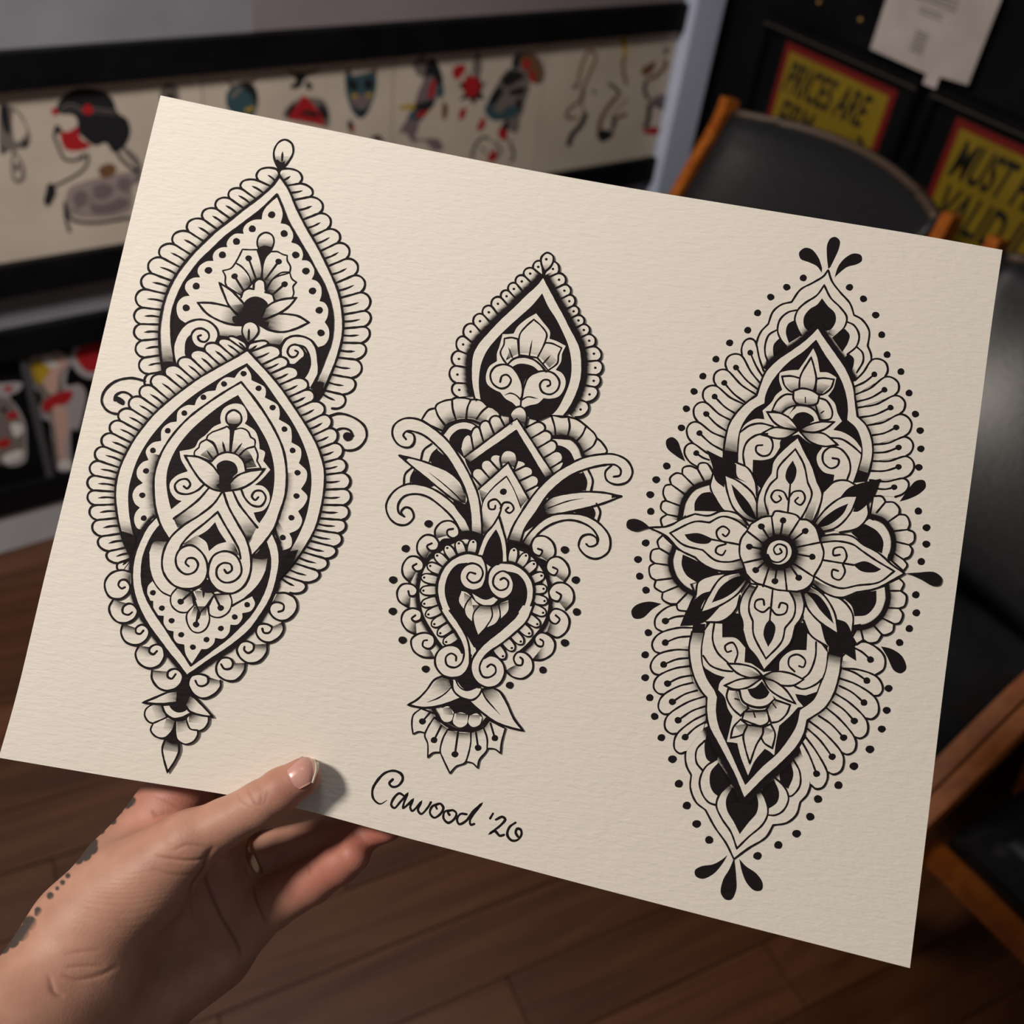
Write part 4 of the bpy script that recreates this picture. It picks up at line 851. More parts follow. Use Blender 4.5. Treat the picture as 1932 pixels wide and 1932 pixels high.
# fan leaves behind
P('330,240 380,170 *430,155 440,130 500,100 *552,92 580,78 640,80 *690,92 760,95 *815,142 870,160 *905,205 *800,290 *480,320 *400,285', True)
P('*1170,240 1280,205 1350,220 *1400,218 1470,240 *1530,285 1590,340 *1608,375 1640,400 1682,470 *1665,492 *1520,510 *1440,380 *1250,370', True)
S('480,330 520,265 600,232 700,232 790,268', -90, 0, .2); S('1240,370 1330,350 1420,365 1480,420 1525,515', -85, 0, .2)
L('430,155 450,210 505,285|552,92 557,160 580,240|690,92 665,150 655,235|815,142 770,180 730,235|1278,215 1300,290 1307,360|1400,218 1410,290 1395,360|1530,285 1500,350 1450,405|1608,375 1580,430 1515,475')
S('470,335 515,268 600,235 700,235 790,270', 34, .6); S('1240,360 1330,348 1420,362 1485,420 1525,520', 34, .6)
P('490,345 540,285 620,255 690,262 *748,295 *700,420 *540,470'); K('532,385 590,315 650,305 *700,320 *690,400 *640,520 *580,460'); L('*490,345 540,285 620,255 690,262 748,295', 3)
P('*1270,395 1340,382 1420,402 1470,460 *1487,520 *1330,600'); K('*1280,425 1350,430 1410,468 *1450,545 1350,600 1300,640 *1270,520')
# crown of beads over the pointed arch
K('*1025,225 *640,510 660,570 690,630 735,760 770,860 *1000,900 *1110,812 1200,720 *1292,632')
beads(curve('*1025,225 640,512'), '985,180 905,228 825,262 752,303 690,360 617,440', 0, 60, None, .38, 70); beads(curve('*1025,225 1290,632'), '1095,225 1168,258 1222,322 1270,392 1303,470 1350,545 1318,625', -10, 0, None, .36, 70)
P('1000,240 980,190 1010,155 1050,143 1088,172 1098,225 *1085,285 *1025,225'); L('*975,265 978,190 1010,155 1050,143 1088,172 1098,225 *1085,290'); G('985,245 982,200 1090,200 1097,240 1085,285 1025,225', 1030, 250, 1035, 170)
P('*1025,225 *640,512 *690,550 *1020,320 *1225,660 *1290,632'); G('640,512 690,550 760,500 710,455', 655, 535, 750, 470); G('1290,632 1225,660 1190,600 1250,570', 1255, 650, 1210, 580); L('*640,512 *1025,225 *1290,632'); L('*690,550 *1020,320 *1225,660')
P('*740,745 *965,550 *1110,812 *1050,905 *930,900 *775,900'); 
beads(curve('*962,550 742,745'), '915,505 832,540 768,600 703,655 735,760', 0, 0, None, .4, 60); beads(curve('*962,550 1110,812'), '1022,535 1083,578 1132,645 1172,720 1122,822', -10, 0, None, .36, 60)
P('*960,555 925,570 905,520 930,470 970,461 1012,480 1027,530 *1005,600'); G('915,560 908,510 1022,510 1010,595 960,555', 965, 560, 968, 480); L('*912,580 903,520 930,470 970,461 1012,480 1027,530 *1005,605')
P('*745,745 *962,550 *1110,812 *1050,905 *948,655 850,740 *775,860'); L('*745,745 *962,550 *1112,815'); L('*1050,880 1000,750 *948,655 850,740 780,840 775,890'); G('745,745 775,860 830,780', 760, 810, 840, 740); G('1110,812 1052,880 1010,760', 1080, 860, 1030, 760)
P('*948,660 850,745 780,845 *772,1080 *960,1110 *1060,910 1000,750'); DT('926,764', 26); L('*893,945 910,870 870,820 820,840 825,888 862,890 868,865|*905,885 930,845 980,848 1002,890 970,920 943,900 962,880')
# long curling stems
G('770,890 775,1080 850,1010 895,940 830,960', 775, 1000, 830, 960)
P('620,1060 560,960 470,870 370,800 280,780 200,800 160,860 165,920 220,960 265,950 230,1000 150,1000 95,950 72,860 130,760 230,710 350,720 460,770 570,860 650,960 *690,1060')
K('*690,1050 *660,990 570,870 *560,825 640,860 *670,800'); K('388,525 440,455 *520,520 600,650 645,770 610,690 530,620 420,570'); K('252,690 262,630 *300,605 *425,715 400,728 330,712')
L('325,530 345,460 402,415|200,715 210,635 268,580'); L('385,545 405,490 442,452|248,712 250,660 280,600', 2.2)
P('*168,500 300,530 420,570 530,620 610,690 *645,770 *650,850 560,820 470,750 370,670 260,580'); G('530,640 645,770 650,850 560,820 500,740', 640, 820, 520, 690); L('*168,500 300,530 420,570 530,620 610,690 645,770'); L('*168,500 260,580 370,670 470,750 560,820 645,862'); K('*168,492 235,520 *215,540'); L('385,625 480,700 560,770 630,840', 2.6, taper=(.6, 0))
P('*692,1060 685,930 660,790 610,670 520,520 430,420 340,350 270,335 265,400 225,440 160,420 120,350 130,280 200,232 300,235 400,290 500,370 600,500 680,640 740,780 765,930 *772,1085'); G('688,980 768,1000 772,1085 690,1070', 730, 1075, 730, 990)
L('692,1060 685,930 660,790 610,670 520,520 430,420 340,350 270,325 222,322 197,352 217,382|225,325 268,345 280,390 260,430 222,442 160,420 118,350 130,280 200,232 300,235 400,290 500,370 600,500 680,640 740,780 765,930 772,1085')
G('610,1000 692,1000 695,1065 620,1060', 660, 1065, 660, 1000); L('620,1060 560,960 470,870 370,800 280,780 200,800 158,860 165,920 203,945|692,1060 650,965 570,860 460,770 350,720 230,708 130,760 72,860 93,950 150,1000 220,1003 272,950 252,890 210,878 180,912 200,942')
P('*1052,1130 1080,1040 1160,920 1240,800 1340,700 1450,630 1560,590 1680,570 1680,680 1750,712 1832,690 1867,620 1832,540 1740,493 1620,493 1500,520 1360,590 1250,670 1150,780 1060,910 1000,1010 *960,1110')
P('1062,1140 1110,1070 1200,980 1300,930 1420,923 1540,943 1640,1008 1702,1100 1692,1200 1610,1252 1530,1232 1475,1160 1540,1150 1600,1150 1617,1110 1580,1040 1500,990 1400,970 1280,1000 1180,1070 *1120,1160')
K('*1230,810 1340,705 1450,638 *1510,625 1532,700 *1520,752 1400,772 1280,805'); K('*1240,800 *1232,860 *1240,935 1300,930 1200,980 *1075,1060 *1100,1010 1170,910'); K('*1440,912 *1572,868 1592,920 *1578,960 1500,930')
P('*1787,797 1650,770 1500,765 1370,780 1270,810 *1220,850 *1240,937 1360,920 1500,890 1650,850'); G('1270,805 1215,850 1240,937 1340,920 1360,790', 1230, 880, 1350, 860); L('*1787,797 1650,770 1500,765 1370,780 1270,810 1220,855'); L('*1787,797 1650,850 1500,890 1360,920 1235,937'); K('*1790,797 1715,785 *1715,812'); L('1510,812 1400,832 1250,885', 2.6, taper=(.6, 0))
L('1545,605 1577,680 1565,758|1605,850 1632,910 1617,975'); L('1505,622 1532,690 1522,752|1570,868 1592,920 1580,960', 2.2)
L('1052,1130 1080,1040 1160,920 1240,800 1340,700 1450,630 1560,590 1680,567 1745,570 1782,605 1775,645 1730,655|1715,572 1670,620 1680,680 1750,712 1832,690 1867,620 1832,540 1740,493 1620,493 1500,520 1360,590 1250,670 1150,780 1060,910 1000,1010 960,1110')
L('1120,1160 1180,1070 1280,1000 1400,970 1500,990 1580,1040 1617,1110 1600,1152 1550,1163 1530,1145|1062,1140 1110,1070 1200,980 1300,930 1420,923 1540,943 1640,1008 1702,1100 1692,1200 1610,1252 1530,1232 1475,1160 1500,1090 1560,1075 1605,1105 1612,1145')
G('960,1110 1050,1135 1100,1040 1000,1020', 1000, 1120, 1030, 1020); G('1060,1140 1120,1170 1180,1080 1120,1065', 1090, 1150, 1150, 1070)
# dark saddle under the stems
K('*600,1055 690,1048 775,1078 *790,1090 745,1190 660,1110 560,1140 480,1190 400,1260 *430,1190 480,1110 560,1100'); K('*958,1110 1050,1130 1120,1165 1150,1230 1240,1270 1260,1340 1200,1290 1140,1230 1040,1180 *955,1200')
# ring of curls around the heart
S('575,1130 470,1180 400,1250 345,1330 320,1420 312,1500 325,1600 350,1680 395,1760 440,1830 490,1900', 60, .4); S('1000,1180 1090,1210 1160,1270 1215,1350 1245,1440 1255,1560 1245,1650 1205,1740 1150,1810 1090,1880 1020,1940', -60, .4)
for c in ('430,1105 430,1040 480,985 550,980 600,1030 600,1080 560,1102 520,1080 520,1045 560,1035', '350,1262 300,1200 305,1130 360,1080 420,1090 455,1140 440,1185 390,1192 370,1160 405,1140', '245,1427 195,1370 193,1300 240,1240 300,1240 345,1290 330,1335 290,1342 265,1310 293,1290', '240,1612 165,1560 153,1490 190,1440 260,1440 300,1480 280,1522 245,1522 233,1488', '290,1807 220,1770 183,1700 203,1640 265,1613 325,1640 325,1690 285,1712 258,1690 285,1665',
          '1250,1272 1302,1220 1290,1140 1230,1090 1160,1095 1130,1150 1145,1210 1190,1230 1210,1195 1178,1180', '1370,1422 1407,1360 1390,1290 1330,1240 1270,1250 1238,1300 1250,1350 1300,1372 1322,1335 1288,1315', '1380,1627 1437,1560 1430,1480 1370,1430 1300,1435 1258,1490 1275,1545 1325,1562 1347,1520 1313,1495', '1240,1792 1320,1827 1387,1780 1407,1700 1370,1640 1300,1618 1258,1660 1270,1710 1310,1727 1337,1695 1308,1665'):
    q = c.split(); P(' '.join(q[:8])); a = [tuple(map(float, s.split(','))) for s in (q[0], q[7], q[2])]; CURLWASH(q, 7); L(c)
fr('I')
for c in ('535,457 440,450 370,400 353,320 390,280 460,263 525,290 532,350 490,387 443,365 450,325 477,320', '1290,472 1370,472 1450,420 1467,340 1420,280 1350,263 1308,310 1330,360 1370,367 1377,330 1353,313', '1083,555 1140,605 1220,617 1290,560 1292,480 1240,420 1180,413 1148,460 1170,510 1210,512 1217,470 1198,453'):
    q = c.split(); P(' '.join(q[:9])); a = [tuple(map(float, s.split(','))) for s in (q[0], q[8], q[2])]; CURLWASH(q, 8); L(c)
fr('H')
DT('380,997 213,1178 122,1406 119,1635 191,1845 1374,1187 1453,1407 1461,1640 1374,1865', 30); fr('I'); DT('464,543 1374,551 1116,669', 30); fr('H')
HL = '770,1235 660,1213 570,1245 490,1320 447,1430 450,1540 490,1650 560,1760 630,1870 690,1960'
HR = '920,1282 1000,1290 1080,1340 1140,1430 1145,1530 1110,1630 1040,1730 960,1810 880,1880 800,1940'
S(HL, 85, .75); S(HR, -85, .75)
dbeads(curve(HL), '706,1135 603,1145 520,1178 447,1233 397,1307 353,1391 348,1485 354,1580 384,1657 427,1727 470,1793 513,1857', 35, 28, '300,1500'); dbeads(curve(HR + ' 740,1990'), '1003,1195 1088,1234 1145,1294 1200,1378 1215,1472 1222,1560 1212,1645 1170,1727 1111,1794 1050,1853 985,1900 920,1960', 35, 28, '1300,1500')
S(HL, 22, .5); S(HR, -22, .5)
P('*893,940 850,1010 790,1080 *738,1215 *800,1300 *920,1290 *957,1270 950,1150 925,1050'); K('*872,1045 815,1130 *775,1240 800,1300 *860,1330 *917,1285 915,1200 900,1110'); L('*738,1215 790,1080 850,1010 *893,940 925,1050 950,1150 957,1270'); L('*775,1240 815,1130 *872,1045 900,1110 917,1200 918,1285', 2.6)
# heart
fr('I')
HB = '540,-28 580,80 640,180 700,260 745,350 760,430'
fr('H')
P(HL + ' 700,1990 *800,1990 ' + ' '.join(HR.split()[::-1]) + ' *860,1330 *800,1290')
K('660,1285 590,1300 530,1370 503,1470 520,1570 580,1690 650,1790 720,1900 *742,1985 *790,1932 850,1860 930,1780 1010,1700 1070,1610 1095,1510 1080,1430 1030,1370 *950,1345 *860,1400 *812,1430 *790,1340')
P('*690,1500 720,1560 780,1597 850,1590 *892,1555 *850,1530 790,1550 740,1530'); L('690,1500 720,1562 780,1597 850,1592 892,1555')
P('*622,1488 603,1560 *640,1622 660,1560 *692,1530 660,1500'); P('*692,1535 650,1600 655,1660 *700,1712 708,1640 *748,1592'); P('*755,1598 713,1650 715,1720 *745,1812 800,1750 845,1670 *832,1602'); P('*842,1602 *892,1590 900,1660 870,1720 *808,1752 842,1680'); P('*897,1580 *962,1555 960,1630 *905,1692 902,1640')
G('640,1500 692,1530 700,1600 640,1590', 690, 1530, 630, 1590); G('700,1590 900,1590 880,1660 720,1680', 800, 1590, 800, 1680); G('895,1580 965,1560 950,1630 900,1640', 900, 1580, 940, 1640)
L('692,1530 655,1580 640,1622|750,1598 710,1650 702,1712|838,1605 845,1670 800,1750 745,1812|892,1590 902,1640 905,1692', 2.8)
P('640,1310 700,1288 760,1300 803,1370 775,1450 700,1483 630,1450 610,1380'); P('815,1430 825,1350 880,1300 945,1330 1000,1430 980,1510 920,1547 850,1510'); K('803,1450 830,1500 860,1530 800,1552 740,1530 712,1498 770,1470')
L('770,1235 795,1290 803,1370 770,1460 700,1483 630,1450 608,1380 640,1310 700,1286 757,1310 777,1360 750,1415 700,1427 661,1390 680,1353 722,1362'); L('960,1278 880,1290 825,1340 813,1430 850,1510 920,1547 980,1510 1002,1440 975,1370 920,1343 865,1375 853,1440 900,1482 952,1465 962,1420 930,1393 905,1405')
L('660,1285 590,1300 530,1370 503,1470 520,1570 580,1690 650,1790 715,1895', 2.6); L('930,1345 1030,1370 1080,1430 1095,1510 1070,1610 1010,1700 930,1780 860,1850', 2.6)
L(HL); L(HR)
fr('I')
P('*580,80 640,180 700,260 745,350 755,420 720,370 660,358 590,380 545,440 545,520 600,590 680,612 750,590 800,520 807,430 790,320 730,200 660,100'); P('*1300,60 1250,170 1150,270 1050,350 *930,440 1000,445 1065,500 1075,590 1030,662 950,687 870,650 825,580 820,490 870,400 950,320 1050,240 1150,150 *1220,50')
K('*800,430 *830,470 822,500 822,585 868,650 *895,690 850,692 800,712 750,690 *700,615 760,590 800,530')
L('540,-28 580,80 640,180 700,260 745,350 762,430 740,500 690,532 630,512 623,450 663,423 700,445 700,478|650,90 730,200 790,320 807,430 800,520 750,592 680,612 600,592 543,520 543,440 590,380 660,358 722,378 747,420')
L('1310,30 1250,170 1150,270 1050,350 950,420 900,480 883,540 910,602 960,607 1007,570 1002,525 970,508 943,527|1180,110 1150,150 1050,240 950,320 870,400 820,490 823,580 868,652 950,687 1032,662 1075,590 1072,520 1030,460 970,438 915,462')
# flower under the heart
for g in ('*430,850 370,900 358,970 *367,1048 410,1030 *465,1042 490,980 *560,900', '*530,920 480,1000 458,1060 480,1120 *482,1228 520,1195 *575,1190 600,1080 *650,1000', '*635,1015 600,1080 578,1180 600,1240 *653,1352 700,1300 770,1270 800,1190 815,1110 *815,1030', '*815,1035 815,1110 800,1190 *778,1262 830,1275 *868,1312 880,1250 940,1170 940,1080 *915,1000', '*915,1000 942,1080 *942,1160 1000,1165 *1046,1198 1052,1120 *1082,1005 *960,940'): P(g, True, 3.3)
S('500,850 555,935 620,995 720,1035 830,1030 910,985 960,930', 70, 0, .2); PIN('440,950>500,880 530,1095>585,985 692,1205>716,1035 872,1155>855,1035 1002,1080>968,965', 27); S('500,845 555,930 620,990 720,1030 830,1025 910,980 960,930', -36, .7)
K('*700,780 800,785 *870,860 900,925 850,1000 720,1000 600,930 *590,830'); P('*585,850 640,833 *683,880 662,945 610,952 578,910|*690,890 740,880 *792,900 783,970 730,997 678,960|*808,905 860,888 *902,920 882,975 830,993 796,960'); G('600,845 660,840 680,900 600,900', 665, 850, 600, 920); G('700,880 790,895 780,940 700,940', 740, 880, 735, 960); G('810,900 890,900 880,950 810,950', 850, 885, 840, 960)
P('*328,822 400,780 470,710 530,630 *592,598 *650,620 *672,690 *742,767 660,800 560,832 430,842', True); G('*592,600 *680,615 665,670 600,730 520,760 480,730 540,640', 640, 620, 510, 750); L('475,802 560,770 620,730 668,680', 3, taper=(.5, 0))
P('*1222,1023 1150,930 1090,800 1040,720 *990,690 *900,700 *800,790 900,880 1000,950 1100,992', True); G('*900,705 *990,692 1040,740 1030,860 960,800', 930, 700, 1010, 830); L('1042,897 980,830 930,770 898,705', 3, taper=(.5, 0))
P('*672,635 *672,695 700,735 760,773 830,783 880,745 *900,700 *850,690 800,712 750,690 *700,625'); L('672,640 675,695 700,735 760,773 830,783 880,745 902,700'); L('697,625 725,680 780,710 850,690', 3)
# ------------------------------------------------------------------ upper teardrop
fr('G'); 
TL = '1128,325 1060,410 960,500 850,610 740,710 640,820 560,910 515,1000 500,1110 500,1220 515,1320 532,1395'
TR = '1128,325 1180,430 1240,540 1300,650 1350,750 1410,860 1450,960 1465,1080 1460,1190 1440,1290 1400,1390 1350,1480 1308,1538'
beads(curve(TL), '1115,205 1038,260 962,325 890,390 825,455 762,515 680,590 603,660 525,745 443,850 395,975 365,1105 370,1255 388,1375', 0, 20, 'dot', .36, 95, core=.4)
beads(curve(TR), '1190,205 1255,302 1305,400 1350,490 1385,585 1422,665 1470,745 1515,830 1560,935 1600,1060 1592,1185 1575,1290 1500,1420 1405,1550', -10, 10, 'dot', .36, 95, core=.4)
P('1140,290 1112,225 1110,165 1160,123 1210,150 1215,190 1190,245', True, 4); G('1140,290 1115,230 1200,220 1190,245', 1145, 290, 1150, 200); DT('1153,180', 13)
S(TL, 14, .5); S(TR, -14, .5)
P('*1128,325 1060,410 960,500 850,610 740,710 640,820 560,910 515,1000 500,1110 500,1220 515,1320 *532,1385 *590,1400 *760,1500 *1000,1560 *1200,1530 *1308,1535 1350,1480 1400,1390 1440,1290 1460,1190 1465,1080 1450,960 1410,860 1350,750 1300,650 1240,540 1180,430')
L(TL, 4); L(TR, 4)
K('*1118,475 1030,580 920,680 820,770 720,870 640,970 590,1080 570,1190 568,1290 *582,1402 *660,1455 *760,1535 *830,1545 *930,1440 *980,1500 *1000,1560 *1090,1580 *1210,1525 1250,1480 1300,1390 1350,1270 1370,1170 1370,1060 1345,930 1300,820 1240,700 1170,590')
P('*1065,650 1120,720 1185,810 *1180,870 1240,890 *1322,932 1290,1000 1280,1070 *1235,1140 1290,1170 1320,1230 1310,1300 1260,1370 1180,1390 *1130,1385 1080,1430 1000,1450 *930,1480 *885,1450 860,1425 800,1390 *755,1335 700,1310 640,1260 630,1190 660,1110 *725,1065 725,1000 745,940 *775,830 820,830 *870,825 900,770 980,700')
P('*905,872 850,860 *790,868 785,920 755,990 780,1050 *815,1095 *918,1020', True, 3.4); P('*1145,905 1200,910 *1287,950 1260,1010 1250,1080 *1170,1145 *1075,1035', True, 3.4); P('*918,1010 915,930 925,830 980,760 *1045,703 1110,760 1157,830 1145,890 1110,970 *1075,1035', True, 3.4)
G('800,1060 920,1000 1075,1015 1180,1120 1250,1060 1150,960 1000,900 850,930', 960, 1090, 1010, 900); L('1030,880 1005,1025|825,945 858,1032|1188,1015 1120,1092', 3, taper=(.4, 0))
P('*815,1095 870,1045 950,1026 1030,1045 1090,1085 *1152,1155 *1080,1170 *860,1120'); L('815,1095 870,1045 950,1026 1030,1045 1090,1085 1152,1155', 4.2); K('862,1110 910,1088 970,1088 1040,1110 *1088,1150 1040,1165 990,1200 962,1250 *945,1340 930,1240 900,1170')
L('940,1395 947,1290 920,1200 860,1120 790,1093 710,1113 668,1180 690,1260 760,1302 820,1282 847,1225 810,1183 768,1195 753,1245|938,1395 960,1290 1000,1200 1070,1160 1150,1150 1220,1173 1267,1240 1250,1312 1190,1352 1120,1332 1098,1270 1130,1228 1180,1233 1187,1270 1163,1282')
L('935,1405 890,1360 840,1343 790,1360|935,1405 990,1375 1080,1390', 3, taper=(0, .4)); L('930,1455 936,1380', 4)
fr('H'); P('1000,240 980,190 1010,155 1050,143 1088,172 1098,225 *1085,285 *1025,225'); G('985,245 982,200 1090,200 1097,240 1085,285 1025,225', 1030, 250, 1035, 170); L('*975,265 978,190 1010,155 1050,143 1088,172 1098,225 *1085,290')
LY.build('heart_ornament', label='black ornament with a heart under a pointed teardrop, the smallest of the three')
# ------------------------------------------------------------------ signature
LY = Layer(); LW = 5.0; fr('I')
L('165,1562 110,1590 60,1550 53,1480 90,1410 150,1350 220,1333 277,1360 287,1400 250,1450 205,1457 183,1430 210,1400', taper=(.25, 0))
L('300,1530 260,1508 215,1550 198,1600 222,1622 270,1572 *325,1510 297,1580 290,1622 330,1592 *367,1555 345,1618 360,1645 400,1610 *432,1572 405,1638 430,1668 480,1620 505,1578', 4.6)
L('562,1590 515,1610 498,1660 530,1697 577,1670 602,1620 577,1588 543,1602 552,1628|662,1640 613,1650 603,1700 640,1737 692,1700 702,1660 670,1638 637,1655 650,1675', 4.6)
L('782,1670 735,1668 708,1710 725,1747 780,1720 830,1650 *900,1588 850,1650 808,1720 815,1752 842,1745', 4.6); L('987,1665 965,1702', 4.8)
L('1010,1712 1060,1690 1082,1710 1050,1752 1000,1792 *960,1822 1000,1800 1040,1837 1072,1830|1162,1735 1115,1770 1098,1830 1130,1872 1172,1872 1207,1830 1202,1790 1175,1783 1163,1812 1180,1843', 4.8)
LY.build('signature', label='handwritten signature with a year in black ink')
# ================================================================== ornament with a rosette
LY = Layer(); LW = 3.8
fr('D')
K('*1092,300 1082,200 1085,120 1110,75 1145,66 1177,95 1170,150 1140,220 *1108,285|*1045,327 1010,280 950,250 890,225 880,180 920,146 970,155 1020,215 *1047,290|*1138,362 1165,280 1220,215 1280,186 1332,200 1337,240 1300,265 1230,285 *1165,335')
DT('910,365 790,432 673,504 577,620 505,746 373,838 273,957 178,1081 114,1192 58,1318 22,1457 1247,433 1349,517 1438,635 1482,779 1521,924 1622,1048 1681,1204 1728,1357 1762,1477 1767,1610 1753,1745', 27)
fr('E'); K('*383,252 330,220 275,170 272,125 305,108 337,130 360,190|*1643,487 1690,420 1740,365 1787,363 1797,400 1760,440 1700,470|*242,1088 170,1075 95,1095 66,1130 80,1172 130,1172 190,1120|*1533,1338 1600,1355 1660,1400 1682,1470 1650,1497 1610,1480 1570,1400')
DT('274,278 212,358 177,446 180,545 150,730 105,827 115,926 152,1008 166,1258 147,1388 147,1522 174,1640 203,1750 242,1875 1753,543 1801,640 1800,737 1770,840 1738,1035 1741,1141 1700,1234 1643,1316 1578,1585 1567,1714 1538,1824', 23)
fr('F'); DT('262,1040 302,1195 352,1332 414,1447 493,1548 1503,978 1402,1084 1305,1204 1177,1291 1128,1402 1042,1508 927,1580 796,1648', 27)
K('*607,1643 580,1690 520,1760 450,1792 408,1775 403,1740 440,1715 520,1700 575,1670|*650,1660 662,1780 662,1860 632,1922 595,1922 566,1880 580,1800 620,1730|*682,1668 720,1710 790,1760 828,1820 822,1862 780,1867 730,1820 700,1750')
# ------------------------------------------------------------------ petals over the top point
fr('D')
P('*1090,310 1060,350 980,400 890,450 *825,540 750,560 690,610 *655,700 600,760 570,840 570,900 590,980 *625,1045 *1000,1000 *1290,1112 1350,1070 1395,1010 1405,930 *1380,860 1390,750 1340,670 *1280,635 1250,550 1180,470 1120,390')
L('*1088,310 1060,350 980,400 890,450 *825,540 750,560 690,610 *655,700 600,760 570,840 570,900 590,980 625,1045|*1092,310 1120,390 1180,470 1250,550 *1280,635 1340,670 1390,750 *1380,860 1405,930 1395,1010 1350,1070 1290,1112')
G('640,960 690,860 720,860 700,980 640,1040', 690, 980, 650, 880); L('715,745 660,780 633,850 633,920 652,975|1303,870 1342,910 1347,970 1300,1055'); K('*740,800 695,850 690,905 *700,960 *640,1030 *760,930 *800,850'); K('*1240,915 1278,950 1277,1000 *1262,1045 *1200,960')
P('*860,600 800,615 740,670 723,750 750,820 *790,862 *900,780 *870,740'); L('860,600 800,615 740,670 723,750 750,820 785,862'); K('*852,670 800,700 783,760 *805,840 *900,780 *870,740'); P('*1230,685 1280,710 1317,780 1300,860 *1230,922 *1190,900 *1140,790'); L('1230,685 1280,710 1317,780 1300,860 1232,922'); K('*1213,735 1248,780 1235,840 *1195,905 *1120,800')
P('*1063,418 1010,490 920,550 870,600 848,670 870,740 *895,785 *1018,725 *1140,795 1212,720 1227,650 1180,580 1110,510'); L('895,785 870,740 848,670 870,600 920,550 1010,490 *1063,418 1110,510 1180,580 1227,650 1212,720 1140,795'); K('*1047,513 1090,570 1140,620 1147,680 1112,740 *1080,750 *1018,720 *960,762 918,720 915,650 960,590 1010,560'); G('870,720 930,720 960,765 890,790', 940, 770, 880, 720); G('1200,740 1100,740 1090,770 1140,800', 1090, 780, 1170, 730)
TL = '1017,722 930,810 820,890 720,960 640,1040 600,1130 *570,1222 500,1270 420,1350 370,1430 345,1520 330,1620 328,1710'
TR = '1017,722 1080,820 1160,930 1230,1040 1275,1150 1290,1260 *1305,1372 1370,1440 1410,1540 1417,1650 1390,1780 1365,1850'
S('1017,722 930,810 820,890 720,960 640,1040', 60, .45); S('1017,722 1080,820 1160,930 1230,1040 1275,1120', -62, .45)
# side fans of the upper half
fan('560,832 465,938 358,1042 282,1158 205,1278 148,1420 108,1572 140,1742', '620,1040 592,1128 562,1212 472,1282 388,1405 348,1532 318,1680 250,1700', '524,910 420,1018 334,1130 264,1230 203,1356 153,1496 130,1642', '612,1082 572,1172 482,1268 412,1352 352,1482 325,1622 225,1692')
fan('1405,968 1502,1090 1570,1225 1605,1362 1640,1525 1650,1667 1635,1827 1580,1960', '1290,1112 1290,1215 1310,1310 1375,1440 1418,1580 1418,1700 1395,1838 1440,1950', '1428,1068 1502,1180 1547,1310 1588,1454 1605,1600 1605,1742 1573,1890', '1288,1155 1300,1267 1312,1382 1412,1512 1420,1640 1400,1772 1450,1902')
S('600,1130 570,1222 500,1270 420,1350 370,1430 345,1520 330,1620', 62, 0, .35); S('1275,1150 1290,1260 1305,1372 1370,1440 1410,1540 1417,1650 1395,1770', -62, 0, .35)
P(TL + ' *600,1900 *1000,1950 ' + ' '.join(TR.split()[::-1])); L(TL); L(TR)
NL = '1003,820 920,900 820,970 740,1050 680,1130 640,1220 *630,1282 560,1320 490,1400 450,1480 435,1580 430,1720'
NR = '1003,820 1060,920 1130,1020 1190,1130 1220,1230 1230,1330 *1225,1400 1290,1460 1330,1560 1337,1650 1310,1760 1275,1860'
K(NL + ' *600,1900 *1000,1950 ' + ' '.join(NR.split()[::-1]))
P('*983,878 1010,940 *1030,1052 1090,1055 *1152,1090 1130,1170 *1090,1225 1140,1280 1160,1350 *1192,1410 1160,1440 *1128,1472 1200,1490 1280,1540 *1335,1610 *1320,1740 *1275,1860 *1130,1845 *1137,1800 1060,1780 1015,1720 1010,1660 *1050,1600 960,1570 *875,1505 *850,1510 745,1550 *740,1600 690,1670 620,1692 *543,1690 *540,1790 *430,1720 435,1580 *448,1490 490,1430 560,1393 *627,1395 620,1360 *613,1332 680,1270 710,1220 *757,1180 735,1110 *738,1055 800,1040 *877,1035 930,960')
G('345,1500 440,1500 432,1700 328,1700', 370, 1650, 395, 1490); K('*332,1620 *433,1635 *430,1720 *328,1710'); G('1337,1640 1415,1660 1390,1780 1300,1830', 1340, 1800, 1380, 1660); K('*1315,1765 *1390,1790 *1365,1850 *1275,1860')
# flower of the upper half
P('*755,1083 820,1080 *885,1095 *890,1180 830,1197 775,1150', True); P('*1135,1105 1060,1095 *1003,1100 *1000,1200 1040,1217 1110,1170', True); P('*880,1175 890,1080 *968,943 990,1020 1005,1110 *985,1195', True); G('780,1140 880,1120 1000,1120 1110,1150 1040,1215 990,1190 880,1175 830,1195', 930, 1210, 930, 1100)
P('*838,1215 780,1215 720,1260 *683,1332 740,1352 800,1380 *860,1290', True); P('*1025,1240 1080,1260 1122,1340 1110,1390 *1065,1402 1030,1400 *1000,1290', True); S('700,1345 745,1345 800,1300 880,1280 960,1295 1015,1340 1045,1405', -48, 0, .25)
P('840,1188 900,1170 970,1185 1027,1220 1010,1280 960,1295 880,1288 840,1250', True); G('842,1240 1010,1250 1000,1285 960,1295 880,1288', 920, 1300, 925, 1225); L('925,1235 926,1275|1060,1335 1040,1350', 2.6)
S('740,1352 800,1302 880,1283 960,1297 1015,1342 1045,1405', 22, .6); P('*800,1365 860,1312 930,1308 990,1338 *1025,1405 *880,1470'); K('*828,1395 860,1355 920,1343 980,1375 *990,1405 *885,1470')
P('*645,1342 740,1350 820,1395 *880,1470 780,1462 700,1420', True); P('*1137,1415 1030,1415 940,1440 *880,1470 960,1492 1060,1470', True); P('*613,1495 700,1455 800,1465 *872,1478 780,1532 690,1530', True); P('*882,1482 960,1490 1060,1500 *1162,1582 1060,1592 960,1560', True)
